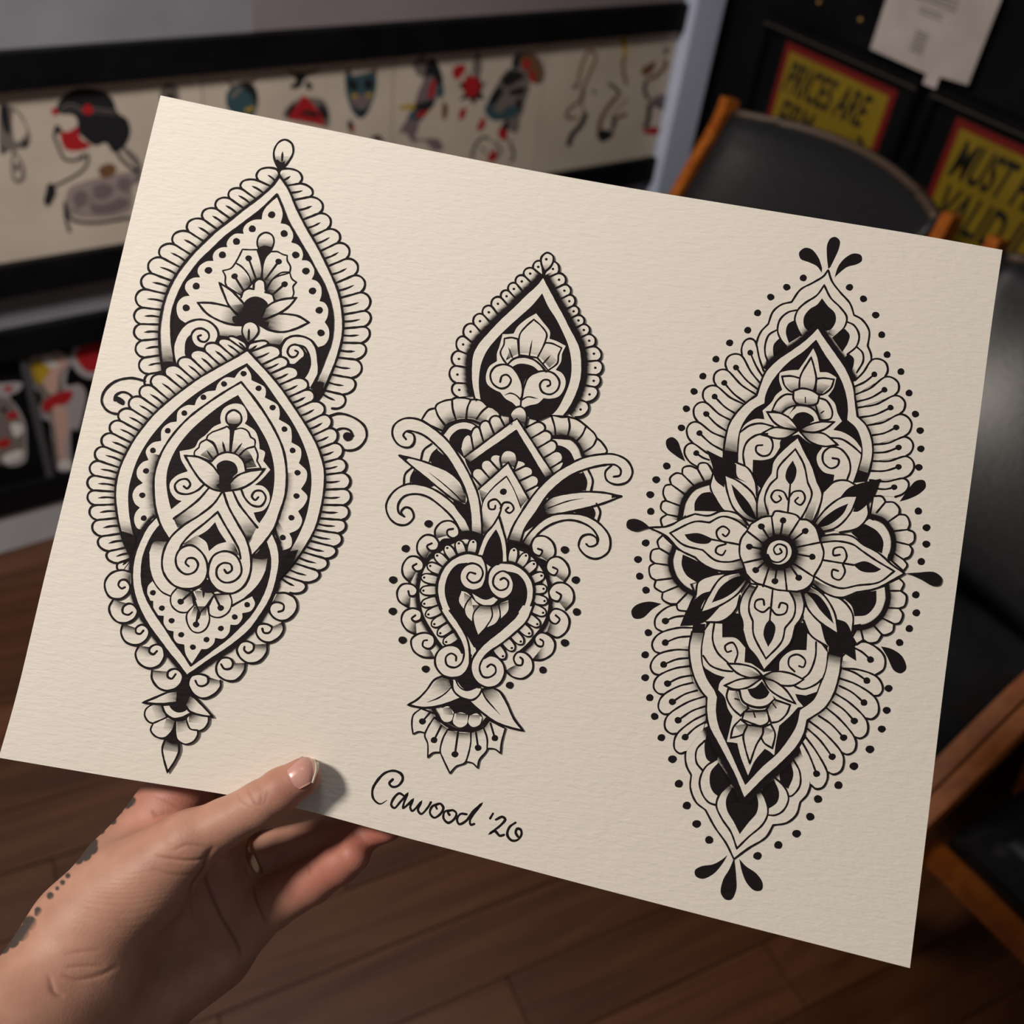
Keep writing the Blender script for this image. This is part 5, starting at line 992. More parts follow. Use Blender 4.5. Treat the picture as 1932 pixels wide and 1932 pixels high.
G('750,1390 880,1470 780,1462 720,1430', 880, 1470, 730, 1400); G('1040,1420 880,1470 960,1492 1050,1470', 880, 1470, 1040, 1440); G('760,1460 872,1478 780,1532 720,1520', 870, 1480, 730, 1500); G('882,1482 960,1560 1060,1580 1040,1500', 890, 1490, 1050, 1560)
L('448,1490 520,1440 600,1425 690,1447|482,1735 472,1640 500,1560 570,1510 650,1500|600,1505 670,1530 688,1590 660,1652 610,1662 567,1630 570,1590 612,1583|1110,1530 1190,1540 1270,1590 1332,1645|1230,1835 1253,1760 1240,1680 1180,1610 1110,1598 1057,1640 1057,1710 1110,1752 1160,1732 1168,1690 1123,1678')
L(NL, 2.6); L(NR, 2.6)
# ------------------------------------------------------------------ lower half
fr('F')
P('*450,850 380,920 345,1000 350,1080 *380,1140 375,1220 410,1310 *470,1360 530,1470 600,1570 *648,1668 740,1600 850,1530 *895,1455 980,1440 1040,1390 *1065,1310 1110,1260 1130,1180 1100,1060 *1060,970 *712,1290')
L('450,850 380,920 345,1000 350,1080 *380,1140 375,1220 410,1310 *470,1360 530,1470 600,1570 *648,1668 740,1600 850,1530 *895,1455 980,1440 1040,1390 *1065,1310 1110,1260 1130,1180 1100,1060 1060,970')
L('465,925 415,980 413,1060 452,1112|1020,1040 1062,1120 1062,1210 1010,1272 985,1272'); K('*480,870 463,960 478,1040 *512,1065 *570,1010'); K('*930,1110 *1000,1040 1022,1140 *990,1228 *940,1190')
P('*540,1040 470,1090 433,1180 450,1260 490,1312 *535,1328 *640,1200'); L('540,1040 470,1090 433,1180 450,1260 490,1312 530,1328'); K('*552,1060 503,1120 498,1200 520,1250 *548,1272 *640,1190'); P('*905,1155 970,1220 992,1290 960,1362 910,1392 *865,1392 *820,1230'); L('905,1155 970,1220 992,1290 960,1362 910,1392 865,1392'); K('*830,1215 *900,1168 932,1250 920,1312 *858,1358 *820,1290')
P('*620,1200 560,1260 538,1330 570,1410 630,1500 *667,1602 740,1530 830,1450 862,1380 850,1300 *815,1230 *712,1290'); L('620,1200 560,1260 538,1330 570,1410 630,1500 *667,1602 740,1530 830,1450 862,1380 850,1300 815,1230'); K('*640,1215 600,1290 605,1360 650,1440 *685,1512 740,1440 790,1380 802,1320 *785,1235 *712,1292'); G('560,1270 620,1200 640,1220 600,1290', 630, 1215, 570, 1290); G('790,1230 820,1230 850,1310 805,1300', 800, 1235, 835, 1310)
QL = '385,240 368,330 373,430 400,530 440,610 *478,655 475,740 490,830 540,930 600,1040 660,1160 *712,1292'
QR = '1328,390 1310,520 1280,620 1220,720 *1110,795 1090,880 1030,980 930,1080 820,1180 *712,1292'
S('490,830 540,930 600,1040 660,1160 712,1292', 70, .45); S('1090,880 1030,980 930,1080 820,1180 712,1292', -75, .45)
fan('285,72 205,242 190,376 185,512 215,632 245,757 297,877 345,995', '400,110 392,215 376,356 366,456 388,560 468,645 478,755 455,852', '218,172 217,308 207,446 232,565 262,680 298,796 342,902', '332,140 376,268 370,404 382,514 418,608 474,706 474,804', -.07)
fan('1440,305 1532,515 1522,642 1470,782 1400,897 1322,997 1232,1117 1132,1202', '1330,395 1330,470 1312,532 1290,630 1232,720 1120,800 1102,905 1062,965', '1507,415 1484,547 1466,685 1405,800 1338,905 1266,1025 1168,1132', '1400,338 1328,470 1312,580 1268,680 1182,768 1112,850 1080,938', -.07)
S('370,330 373,430 400,530 440,610 478,655 475,740 485,800', 62, 0, .35); S('1325,420 1310,520 1280,620 1220,720 1110,795 1095,870', -62, 0, .35)
P(QL + ' ' + ' '.join(QR.split()[::-1]) + ' *1200,200 *500,100'); L(QL); L(QR)
RL = '462,240 445,340 450,440 480,530 530,610 *545,650 540,740 555,830 600,930 650,1040 *720,1197'
RR = '1240,370 1225,480 1190,570 1150,660 *1060,730 1040,820 990,910 920,1000 820,1090 *720,1197'
K(RL + ' ' + ' '.join(RR.split()[::-1]) + ' *1200,200 *500,100')
P('*462,240 445,340 452,440 *470,470 530,505 *592,525 560,560 *550,605 590,650 610,720 *640,772 625,840 *603,932 640,935 *670,940 690,1020 *737,1142 780,1050 *842,975 870,990 *902,1017 910,950 *933,830 1000,770 *1050,715 1085,710 *1050,670 1033,630 *1100,640 *1182,612 *1200,560 1228,460 *1240,375 *1200,320 *1110,250 *1105,355 1010,360 940,420 *933,482 *880,488 *835,492 *760,440 715,430 *720,340 660,280 *575,275 *575,190 *500,185')
L('455,390 500,450 570,480 640,490|525,185 515,290 545,370 615,438|655,430 672,370 640,308 593,330 605,367 632,360|1010,570 1080,600 1160,572 1205,535|1165,305 1160,400 1120,500 1065,545|1030,490 993,450 1000,400 1050,383 1097,420 1085,462 1058,455')
for g in ('*608,440 700,445 780,470 *828,517 750,528 670,500', '*828,520 900,490 1000,500 *1087,540 1020,577 920,570', '*588,578 680,540 760,530 *828,530 730,592 660,602', '*1037,692 970,600 900,550 *828,530 870,600 940,650'): P(g, True)
G('700,450 825,517 750,528 680,500', 828, 518, 690, 470); G('830,520 900,492 980,500 960,570', 830, 520, 970, 540); G('700,535 828,530 730,592 690,595', 828, 530, 700, 575); G('830,530 900,552 960,600 900,620', 830, 535, 930, 610)
P('*612,600 603,650 640,722 *690,768 *740,720 *690,610', True); P('*1002,700 980,755 930,802 *882,812 *850,730 *900,665', True); S('670,610 700,690 780,728 855,722 915,665', 55, 0, .25); P('*712,742 700,790 760,815 820,832 867,802 *857,735', True); G('705,745 860,740 840,780 715,785', 780, 730, 780, 800)
L('772,745 782,778|655,660 682,668|913,718 893,690', 2.8); S('672,605 702,685 780,722 855,716 912,660', -28, .7); P('*690,605 *735,600 760,645 800,660 850,648 *882,622 *900,660 850,700 780,705 710,672'); K('*733,600 780,590 *825,550 *872,620 850,652 800,664 758,645')
P('*690,790 645,840 *628,907 680,895 *715,880 *735,825', True); P('*880,820 907,880 *890,972 840,940 *822,910 *830,840', True); P('*735,825 708,890 720,970 *748,1067 790,950 830,880 *832,838', True); G('650,830 735,820 830,835 905,860 830,900 710,900', 780, 810, 770, 920)
L(RL, 2.6); L(RR, 2.6)
G('383,235 465,235 447,350 368,345', 425, 235, 410, 350); K('*392,190 *470,190 *463,246 *384,246'); G('1240,370 1328,395 1318,480 1225,470', 1285, 385, 1270, 480); K('*1245,325 *1332,370 *1328,402 *1240,378')
# ------------------------------------------------------------------ half rosettes at the sides
fr('E')
for out, div, arc, wht, blk, sg in (
    ('*250,640 240,590 *275,563 240,530 248,490 *270,482 253,440 265,395 *300,386 293,350 330,320 *365,325 370,290 410,278 *455,295 465,265 510,263 *548,320 *540,400 *360,600', '275,563 350,578|270,482 352,512|300,386 388,450|365,325 432,392|455,295 492,362', '345,600 372,480 430,405 548,362', '*385,590 392,510 430,435 *540,395 *640,560', '*437,542 440,490 480,440 *530,430 560,470 *622,547', 1),
    ('*250,685 220,720 *230,762 188,775 180,830 *203,850 173,870 180,930 *210,950 203,990 *250,1022 248,1060 290,1087 *332,1090 340,1122 *395,1132 *440,1030 *330,760', '230,762 300,802|203,850 290,862|210,950 308,938|250,1022 340,985|332,1090 392,1028', '318,750 292,830 310,920 360,990 445,1040', '*330,770 318,830 340,910 390,970 *450,960 *600,900', '*368,798 440,830 *585,907 520,920 *450,962 390,920 362,860', -1),
    ('*1488,455 1540,458 *1560,490 1610,493 1642,530 *1640,562 1682,570 1702,620 *1690,652 1727,670 1727,720 *1700,742 1717,770 1702,810 *1665,827 1687,860 *1665,895 *1590,830 *1470,560', '1560,490 1508,552|1640,562 1568,612|1690,652 1600,662|1700,742 1615,722|1665,827 1608,790', '1462,565 1550,598 1602,670 1612,750 1590,835', '*1465,590 1530,620 1575,680 1585,750 *1570,820 *1360,670', '*1358,670 *1440,618 1510,660 1547,720 *1540,793 1440,740', 1),
    ('*1640,938 1667,970 *1650,1012 1682,1040 1672,1100 *1640,1115 1662,1150 1642,1200 *1610,1207 1602,1250 1560,1272 *1540,1270 1510,1312 1460,1317 *1430,1300 1390,1327 *1365,1285 *1400,1220 *1570,970', '1650,1012 1590,1012|1640,1115 1580,1112|1610,1207 1540,1172|1540,1270 1492,1217|1430,1300 1416,1242', '1568,965 1580,1060 1540,1160 1460,1222 1365,1235', '*1555,990 1555,1060 1520,1140 1450,1195 *1375,1212 *1330,1060', '*1388,1030 *1507,1010 1502,1090 1450,1152 *1378,1162 1360,1100 *1318,1060', 1)):
    P(out, True); S(arc, -60 * sg if sg == 1 else 60, 0, .15); L(div)
    S(arc, (26 if sg == 1 else -26), .7); S(arc, (-16 if sg == 1 else 16), .5); P(wht); K(blk)
# ------------------------------------------------------------------ diagonal leaves
P('*545,325 530,400 560,470 610,540 *700,580 *800,470 795,370 750,290 *685,258'); L('545,325 530,400 560,470 610,540 690,575|685,258 750,290 795,370 803,450'); K('*507,183 600,230 *682,268 690,340 *745,375 *620,330 *612,405 560,360 540,270'); P('*613,328 700,370 780,440 805,500 *825,610 740,590 670,530 630,430', True); K('*653,383 700,430 760,500 *808,600 740,560 680,470'); G('740,480 805,500 825,610 740,590 690,540', 790, 600, 720, 490)
P('*1200,425 1260,370 1330,363 *1385,388 *1455,500 1457,570 1400,642 *1290,668 *1160,600'); L('1200,425 1260,370 1330,363 1385,390|1455,500 1457,570 1400,642 1290,668'); K('*1533,352 1490,460 1400,545 *1368,547 *1400,458 *1290,467 1340,410 1400,383'); P('*1398,453 1310,460 1220,520 1160,590 *1125,640 *1165,668 1270,640 1350,560', True); K('*1342,498 1270,530 1190,590 *1145,645 1230,622 1310,560'); G('1220,530 1130,625 1165,668 1270,640 1290,560', 1150, 645, 1250, 560)
P('*445,1035 460,960 540,920 *640,905 *720,1040 680,1120 600,1192 *505,1195'); L('445,1035 460,960 540,920 640,908|505,1195 600,1190 680,1120 705,1040'); K('*352,1218 400,1110 480,1030 *535,1013 480,1100 *472,1142 *585,1108 500,1192 430,1212'); P('*472,1142 520,1040 600,930 *705,900 *755,945 690,1030 580,1102', True); K('*538,1082 590,990 680,930 *752,925 690,1000 620,1050'); G('640,930 705,905 755,945 690,1030 610,1040', 735, 930, 630, 1020)
P('*1365,1255 1367,1150 1310,1070 *1210,1025 *1075,1120 *1085,1200 1120,1272 *1215,1338'); L('1365,1255 1367,1150 1310,1070 1210,1025|1078,1185 1120,1272 1215,1338'); K('*1387,1423 1300,1370 1220,1332 *1178,1208 *1280,1267 *1275,1178 1330,1200 1370,1290'); P('*1282,1267 1260,1140 1190,1030 *1105,975 *1075,1025 1100,1110 1170,1192', True); K('*1257,1207 1180,1130 1130,1060 *1085,1015 1160,1035 1222,1110'); G('1190,1035 1105,985 1075,1025 1100,1110 1180,1120', 1095, 1010, 1180, 1110)
# ------------------------------------------------------------------ four large petals
P('*805,600 808,470 840,390 *885,320 900,250 980,160 *1045,108 1090,200 1130,280 *1160,370 1187,440 1172,520 *1125,620', True); G('810,450 870,470 880,590 805,600', 825, 590, 845, 460); G('1172,440 1110,500 1080,600 1125,620', 1130, 610, 1150, 460); L('870,560 850,470 880,390 *922,348 930,290 *1030,178 1080,270 *1103,375 1127,440 1100,520 1060,595')
K('*1015,245 1037,300 1025,360 *1000,392 973,350 980,300'); L('1000,390 985,560|985,475 960,430 910,423 888,460 915,492 947,472 935,453|993,462 1020,430 1070,428 1087,470 1060,507 1028,485 1047,463')
P('*765,640 690,560 600,543 520,570 *440,560 360,590 290,630 *170,640 270,690 350,770 *440,815 480,850 560,890 640,897 *740,880', True); G('740,600 600,560 560,580 690,600 750,650', 745, 630, 620, 570); G('720,830 560,840 580,890 740,885', 730, 870, 590, 860); L('757,652 680,595 600,575 *525,610 440,605 *293,672 370,740 *485,772 560,832 640,842 718,825')
K('*378,680 460,673 *545,706 520,732 450,732 400,710|*240,645 180,640 130,603 80,588 43,600 40,640 90,662 160,645'); L('540,710 712,742|622,732 575,700 568,660 605,633 642,660 620,692 603,680|622,737 570,755 563,785 600,802 620,775')
P('*1160,695 1260,680 1360,690 *1430,740 1520,790 1600,860 *1672,910 1600,950 1500,1000 *1390,1020 1300,1052 1220,1032 *1130,970', True); G('1170,690 1300,685 1280,720 1180,735', 1170, 710, 1300, 700); G('1130,940 1220,985 1300,1000 1300,1052 1220,1032 1130,975', 1150, 980, 1290, 1020); L('1187,727 1280,720 1370,740 *1417,773 1500,830 *1612,897 1520,962 *1395,980 1300,997 1220,972 1148,930')
K('*1368,857 1440,838 *1535,885 1500,902 1420,897|*1660,910 1740,905 1850,903 1892,940 1882,977 1840,982 1760,940 1700,915'); L('1187,830 1372,860|1310,855 1332,810 1310,758 1258,765 1255,802 1292,800|1310,857 1322,900 1290,947 1248,930 1250,888 1282,895')
P('*765,970 715,1050 700,1130 720,1200 *720,1240 750,1340 800,1400 *845,1482 920,1400 1000,1320 *1030,1220 1065,1170 1082,1090 *1060,1000', True); G('765,975 715,1050 705,1130 760,1100 800,990', 780, 985, 730, 1110); G('1060,1005 1080,1090 1068,1160 1025,1100 1000,1010', 1050, 1010, 1050, 1130); L('805,985 765,1060 758,1130 *780,1190 785,1270 *857,1412 950,1310 *970,1230 1022,1160 1027,1080 990,1005')
K('*870,1342 843,1270 855,1210 *880,1178 912,1220 900,1290'); L('880,1182 897,1005|877,1110 840,1137 793,1110 800,1070 840,1063 847,1095|885,1115 920,1152 972,1142 982,1095 945,1083 933,1110')
# ------------------------------------------------------------------ centre flower
K('790,610 830,570 850,620 770,650|1060,600 1120,600 1200,670 1170,720 1110,640|760,950 720,880 700,910 770,980|1050,1000 1130,960 1110,1010 1070,1040')
P('*895,572 910,545 970,550 1038,568 *1060,592 1100,595 1150,640 *1175,712 1185,740 1197,790 1182,850 *1142,920 1130,960 1090,1000 *1040,1017 *980,1012 920,1005 *850,982 790,960 *740,912 *722,850 703,800 710,710 *745,660 *768,620 840,578', True)
L('890,575 905,690|1055,592 990,695|1172,728 1030,757|1132,925 1005,842|980,1008 965,870|840,985 878,865|725,847 850,820|745,660 852,742')
a = np.linspace(0, 2 * np.pi, 60); ccx, ccy = FR[0] + 935 / FR[2], FR[1] + 785 / FR[2]
ringc = np.stack([ccx + 108 / FR[2] * np.cos(a), ccy + 104 / FR[2] * np.sin(a)], 1); band(ringc, -80 / FR[2], 0, .1)
PIN('958,598>942,690 1088,660>1010,720 1130,812>1030,795 1050,935>990,850 910,955>922,870 797,890>865,830 760,752>845,768 830,633>880,710', 20)
ringc = np.stack([ccx + 108 / FR[2] * np.cos(a), ccy + 104 / FR[2] * np.sin(a)], 1); band(ringc, 50 / FR[2], .9)
P('863,790 885,735 935,715 990,735 1008,785 985,835 935,857 885,838'); L('868,800 890,835 935,843 975,810 975,755 930,738 903,765 918,797 950,785 940,765', 3.6)
LY.build('rosette_ornament', label='tall black ornament with a central flower rosette and dotted edge')
# ================================================================== the hand: one continuous surface grown from joints
def J(x, y, z): return np.array([(x - 966) / F * z, (y - 966) / F * z, z])
def rc(a, b, ra, rb): return (J(*a), J(*b), ra, rb)
PALM = [rc((215, 1620, .412), (312, 1522, .424), .0106, .0104), rc((150, 1870, .398), (330, 1545, .424), .0200, .0125), rc((165, 1880, .402), (392, 1600, .431), .0185, .0130), rc((195, 1895, .412), (436, 1668, .436), .0180, .0130),
        rc((225, 1900, .418), (462, 1738, .436), .0195, .0128), rc((330, 1800, .429), (420, 1700, .436), .0170, .0135), rc((250, 1740, .426), (350, 1640, .434), .0160, .0140),
        rc((225, 1885, .418), (405, 1800, .434), .0205, .0150),
        rc((125, 1880, .392), (-120, 2130, .345), .0265, .0300), rc((220, 1915, .412), (-10, 2190, .366), .0235, .0280)]
THENAR = [rc((165, 1765, .399), (285, 1655, .397), .0200, .0155), rc((285, 1655, .397), (352, 1592, .394), .0155, .0112), rc((140, 1800, .398), (215, 1690, .400), .0190, .0185), rc((120, 1850, .394), (165, 1765, .398), .0215, .0200)]
THUMB = [rc((340, 1600, .3975), (420, 1555, .3952), .0114, .0094), rc((420, 1555, .3952), (490, 1517, .3932), .0094, .0086), rc((490, 1517, .3932), (530, 1490, .3932), .0086, .0081), rc((530, 1490, .3932), (571, 1465, .3938), .0081, .0071)]
INDEX = [rc((322, 1528, .424), (400, 1420, .426), .0118, .0094), rc((400, 1420, .426), (520, 1370, .417), .0094, .0082), rc((520, 1370, .417), (610, 1350, .4112), .0082, .0068)]
MIDDLE = [rc((388, 1592, .436), (500, 1465, .437), .0118, .0095), rc((500, 1465, .437), (640, 1420, .421), .0095, .0083), rc((640, 1420, .421), (730, 1405, .4115), .0083, .0068)]
RINGF = [rc((430, 1650, .438), (500, 1609, .440), .0112, .0094), rc((500, 1609, .440), (612, 1582, .433), .0092, .0088), rc((612, 1582, .433), (690, 1568, .4215), .0086, .0076), rc((690, 1568, .4215), (730, 1561, .4145), .0074, .0060)]
PINKY = [rc((455, 1735, .436), (510, 1703, .4325), .0124, .0112), rc((510, 1703, .4325), (588, 1662, .4235), .0112, .0094), rc((588, 1662, .4235), (640, 1630, .4165), .0092, .0081), rc((640, 1630, .4165), (666, 1614, .413), .0079, .0070)]
def sdf(p):
    def one(pr):
        a, b, ra, rb = pr; ba = b - a; pa = p - a
        h = np.clip((pa @ ba) / (ba @ ba), 0, 1); return np.linalg.norm(pa - h[:, None] * ba, axis=1) - (ra + (rb - ra) * h)
    def smin(x, y, k):
        h = np.clip(.5 + .5 * (y - x) / k, 0, 1); return y + (x - y) * h - k * h * (1 - h)
    def chain(prs, k):
        d = one(prs[0])
        for q in prs[1:]: d = smin(d, one(q), k)
        return d
    d = chain(PALM, .010); th = smin(chain(THENAR, .010), chain(THUMB, .002), .007); d = smin(d, th, .008)
    for f_, k in ((INDEX, .010), (MIDDLE, .007), (RINGF, .0035), (PINKY, .0045)): d = smin(d, chain(f_, .002), k)
    return d
def on_skin(x, y, z0=.36, z1=.41):
    d = np.stack([(x - 966) / F, (y - 966) / F, np.ones_like(x)], 1); z = np.full(len(x), z0)
    for _ in range(60): z = z + sdf(d * z[:, None]) * .9 / np.linalg.norm(d, axis=1)
    return d * z[:, None]
_all = PALM + THENAR + THUMB + INDEX + MIDDLE + RINGF + PINKY
lo = np.min([np.minimum(a - ra, b - rb) for a, b, ra, rb in _all], 0) - .006; hi = np.max([np.maximum(a + ra, b + rb) for a, b, ra, rb in _all], 0) + .006
lo[0] = max(lo[0], J(-150, 1800, .36)[0]); 
h_ = .0006; C_ = 6; nb = np.ceil((hi - lo) / (h_ * C_)).astype(int) + 1; dim = nb * C_ + 1
cc = np.stack(np.meshgrid(*[np.arange(n) for n in nb + 1], indexing='ij'), -1).reshape(-1, 3)
dc = np.concatenate([sdf(lo + q * h_ * C_) for q in np.array_split(cc, 8)]).reshape(nb + 1)
vol = np.repeat(np.repeat(np.repeat(dc, C_, 0), C_, 1), C_, 2)[:dim[0], :dim[1], :dim[2]].astype(np.float32)
near = np.abs(dc[:-1, :-1, :-1]) < h_ * C_ * 2.4
bi = np.argwhere(near); loc = np.stack(np.meshgrid(*[np.arange(C_ + 1)] * 3, indexing='ij'), -1).reshape(-1, 3)
for q in np.array_split(bi, max(1, len(bi) // 1500)):
    gi = (q[:, None, :] * C_ + loc[None]).reshape(-1, 3); vol[gi[:, 0], gi[:, 1], gi[:, 2]] = sdf(lo + gi * h_)
def surface_nets(f):
    s = f < 0; nx, ny, nz = f.shape
    c = [(i, j, k) for i in (0, 1) for j in (0, 1) for k in (0, 1)]
    sl = lambda o: tuple(slice(o[a], f.shape[a] - 1 + o[a]) for a in range(3))
    cnt = sum(s[sl(o)].astype(np.int8) for o in c); act = (cnt > 0) & (cnt < 8)
    idx = -np.ones(act.shape, np.int64); A = np.argwhere(act); idx[act] = np.arange(len(A))
    pos = np.zeros((len(A), 3)); num = np.zeros(len(A))
    for o in c:
        for ax in range(3):
            if o[ax]: continue
            o2 = list(o); o2[ax] = 1
            f0 = f[A[:, 0] + o[0], A[:, 1] + o[1], A[:, 2] + o[2]]; f1 = f[A[:, 0] + o2[0], A[:, 1] + o2[1], A[:, 2] + o2[2]]
            m = (f0 < 0) != (f1 < 0); t = np.where(m, f0 / (f0 - f1 + 1e-12), 0); q = np.tile(np.array(o, float), (len(A), 1)); q[:, ax] += t
            pos[m] += q[m]; num += m
    pos = A + pos / num[:, None]; faces = []
    for ax in range(3):
        o0 = [slice(1, -1)] * 3; o1 = [slice(1, -1)] * 3; o0[ax] = slice(0, -1); o1[ax] = slice(1, None)
        a, b = s[tuple(o0)], s[tuple(o1)]; E = np.argwhere(a != b); off = np.ones(3, int); off[ax] = 0; E = E + off
        u, v = (ax + 1) % 3, (ax + 2) % 3; du = np.eye(3, dtype=int)[u]; dv = np.eye(3, dtype=int)[v]
        q = [idx[tuple((E - d).T)] for d in (du * 0, du, du + dv, dv)]; Q = np.stack(q, 1)
        fl = s[tuple(E.T)]; Q[~fl] = Q[~fl][:, ::-1]; faces.append(Q[(Q >= 0).all(1)])
    return pos, np.concatenate(faces)
hp, hf = surface_nets(vol); hp = lo + hp * h_
hp0 = hp.copy()
for it in range(3):
    acc = np.zeros_like(hp); n_ = np.zeros(len(hp))
    for a, b in ((0, 1), (1, 2), (2, 3), (3, 0)):
        np.add.at(acc, hf[:, a], hp[hf[:, b]]); np.add.at(acc, hf[:, b], hp[hf[:, a]]); np.add.at(n_, hf[:, a], 1); np.add.at(n_, hf[:, b], 1)
    hp = hp * .5 + .5 * acc / n_[:, None]
def grad(p, e=.0006): return np.stack([sdf(p + np.eye(3)[i] * e) - sdf(p - np.eye(3)[i] * e) for i in range(3)], 1)
nrm = grad(hp); nrm /= np.linalg.norm(nrm, axis=1)[:, None] + 1e-9
facing = np.clip(-(nrm * hp).sum(1) / np.linalg.norm(hp, axis=1), 0, 1)
pxy = hp[:, :2] / hp[:, 2:] * F + 966
def dist_poly(pts, Q):
    d = np.full(len(Q), 1e9)
    for a, b in zip(pts[:-1], pts[1:]):
        a = np.array(a, float); b = np.array(b, float); ba = b - a; t = np.clip(((Q - a) @ ba) / (ba @ ba), 0, 1); d = np.minimum(d, np.linalg.norm(Q - a - t[:, None] * ba, axis=1))
    return d
def zz(s, ox=240, oy=1400, k=3.715): return [(ox + float(a.split(',')[0]) / k, oy + float(a.split(',')[1]) / k) for a in s.split()]
def z2(s): return zz(s, 0, 1450, 4.008)
# (polyline, depth mm, width px, range of distance to the eye) : folds of the palm and knuckles
FOLDS = [(zz('548,910 560,970 600,1080 650,1200 720,1320 790,1450 800,1500'), 1.5, 4.5), (zz('885,1000 890,1080 920,1170 965,1270'), 1.3, 4), (zz('600,745 560,800 530,900 460,1000 445,1090'), 1.4, 7),
         (zz('840,330 870,380 900,430 940,445'), .55, 3), (zz('920,310 945,370 935,430'), .45, 3), (zz('980,340 970,400 955,440'), .4, 3), (zz('770,360 800,420 860,460'), .3, 4),
         (zz('330,760 420,720 560,735'), .5, 4), (zz('200,800 360,825 480,830 560,810'), .8, 4), (zz('180,890 330,930 460,930'), .4, 4), (zz('460,1130 470,1240'), .4, 5), (zz('850,930 830,880 850,830'), .5, 5),
         (z2('500,1500 620,1490 780,1490'), .6, 5), (z2('480,1560 600,1590 760,1560 880,1500'), .9, 6), (z2('370,1570 410,1690 470,1720'), .8, 6), (z2('500,1400 640,1380 760,1370'), .4, 5), (z2('1150,320 1190,345'), .6, 5), (z2('1180,210 1290,260 1350,290'), .3, 4),
         (zz('1265,850 1280,930'), .35, 5), (zz('1575,600 1580,660'), .35, 5), (zz('190,520 240,500 330,490'), .7, 5)]
def fold_field(pts, wd):
    """soft groove that fades out towards both ends of the fold"""
    c = sm2(pts, False, 5) if len(pts) > 2 else np.array(pts, float); n = len(c); out = np.zeros(len(pxy)); near = np.linalg.norm(pxy - c.mean(0), axis=1) < 40 + np.linalg.norm(c - c.mean(0), axis=1).max(); Q = pxy[near]; v = np.zeros(len(Q))
    for i in range(n - 1):
        ba = c[i + 1] - c[i]; t = np.clip(((Q - c[i]) @ ba) / (ba @ ba + 1e-9), 0, 1); d = np.linalg.norm(Q - c[i] - t[:, None] * ba, axis=1); s_ = (i + t) / (n - 1)
        v = np.maximum(v, np.exp(-(d / wd) ** 2) * np.sin(np.pi * np.clip(s_ * .9 + .05, 0, 1)) ** .6)
    out[near] = v; return out
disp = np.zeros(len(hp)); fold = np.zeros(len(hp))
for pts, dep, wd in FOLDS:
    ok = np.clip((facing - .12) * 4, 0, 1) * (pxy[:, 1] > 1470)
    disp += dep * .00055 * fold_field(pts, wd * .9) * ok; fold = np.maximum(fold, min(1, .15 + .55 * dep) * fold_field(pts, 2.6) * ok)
fine = np.sin(pxy[:, 1] * .55 + 5 * np.sin(pxy[:, 0] * .021) + 3 * np.sin(pxy[:, 1] * .06)) * np.exp(-((pxy[:, 0] - 235) / 95) ** 2 - ((pxy[:, 1] - 1690) / 75) ** 2)
disp += .000045 * fine * facing
# hollow of the palm
hol = np.exp(-(((pxy[:, 0] - 345) / 75) ** 2 + ((pxy[:, 1] - 1745) / 60) ** 2)); disp += .0016 * hol * facing
hp = hp - nrm * disp[:, None]
# pigment: flush at the tips and knuckles, inked tattoo along the back edge
tips = [(J(600, 1456, .384), .020), (J(668, 1612, .406), .024), (J(730, 1560, .419), .022), (J(320, 1500, .42), .018), (J(370, 1590, .41), .02), (J(560, 1675, .41), .016)]
flush = np.zeros(len(hp))
for c, r in tips: flush += np.exp(-((np.linalg.norm(hp - c, axis=1) / r) ** 2))
for pts, dep, wd in FOLDS: pass
flush = np.clip(flush * .55, 0, 1)
INKS_ = [(247, 1512, 10), (240, 1518, 8), (226, 1531, 5), (213, 1549, 7), (192, 1568, 6), (176, 1590, 9), (172, 1600, 13), (160, 1612, 13), (148, 1622, 9), (128, 1652, 5), (118, 1665, 5), (108, 1676, 4), (95, 1690, 7), (72, 1718, 7), (70, 1724, 5), (56, 1742, 14), (40, 1760, 16), (22, 1774, 15), (5, 1787, 13), (-15, 1800, 14), (5, 1925, 10)]
tat = np.zeros(len(hp))
edge_n = np.array([-.75, -.66])
for x, y, r in INKS_:
    d = np.linalg.norm(pxy - np.array([x, y]) - 0, axis=1); tat = np.maximum(tat, np.clip((r - d) / 3 + .5, 0, 1))
tat *= np.clip((.62 - facing) * 6, 0, 1)

m_skin = new_mat('skin', (.5, .29, .2), .52, .4)
N_, L__, b_ = nodes(m_skin)
b_.inputs['Subsurface Weight'].default_value = .12; b_.inputs['Subsurface Radius'].default_value = (.006, .0022, .0012); b_.inputs['Subsurface Scale'].default_value = 1.0
tc = N_.new('ShaderNodeTexCoord'); nz = N_.new('ShaderNodeTexNoise'); nz.inputs['Scale'].default_value = 90; nz.inputs['Detail'].default_value = 5; L__.new(tc.outputs['Object'], nz.inputs['Vector'])
cr = N_.new('ShaderNodeValToRGB'); cr.color_ramp.elements[0].position = .3; cr.color_ramp.elements[1].position = .7; cr.color_ramp.elements[0].color = (.440, .225, .158, 1); cr.color_ramp.elements[1].color = (.525, .285, .205, 1); L__.new(nz.outputs['Fac'], cr.inputs[0])
def attr_mix(src, name, col, k):
    at = N_.new('ShaderNodeAttribute'); at.attribute_name = name; mu = N_.new('ShaderNodeMath'); mu.operation = 'MULTIPLY'; mu.inputs[1].default_value = k; L__.new(at.outputs['Fac'], mu.inputs[0])
    mx = N_.new('ShaderNodeMix'); mx.data_type = 'RGBA'; L__.new(mu.outputs[0], mx.inputs[0]); L__.new(src, mx.inputs[6]); mx.inputs[7].default_value = (*col, 1); return mx.outputs[2]
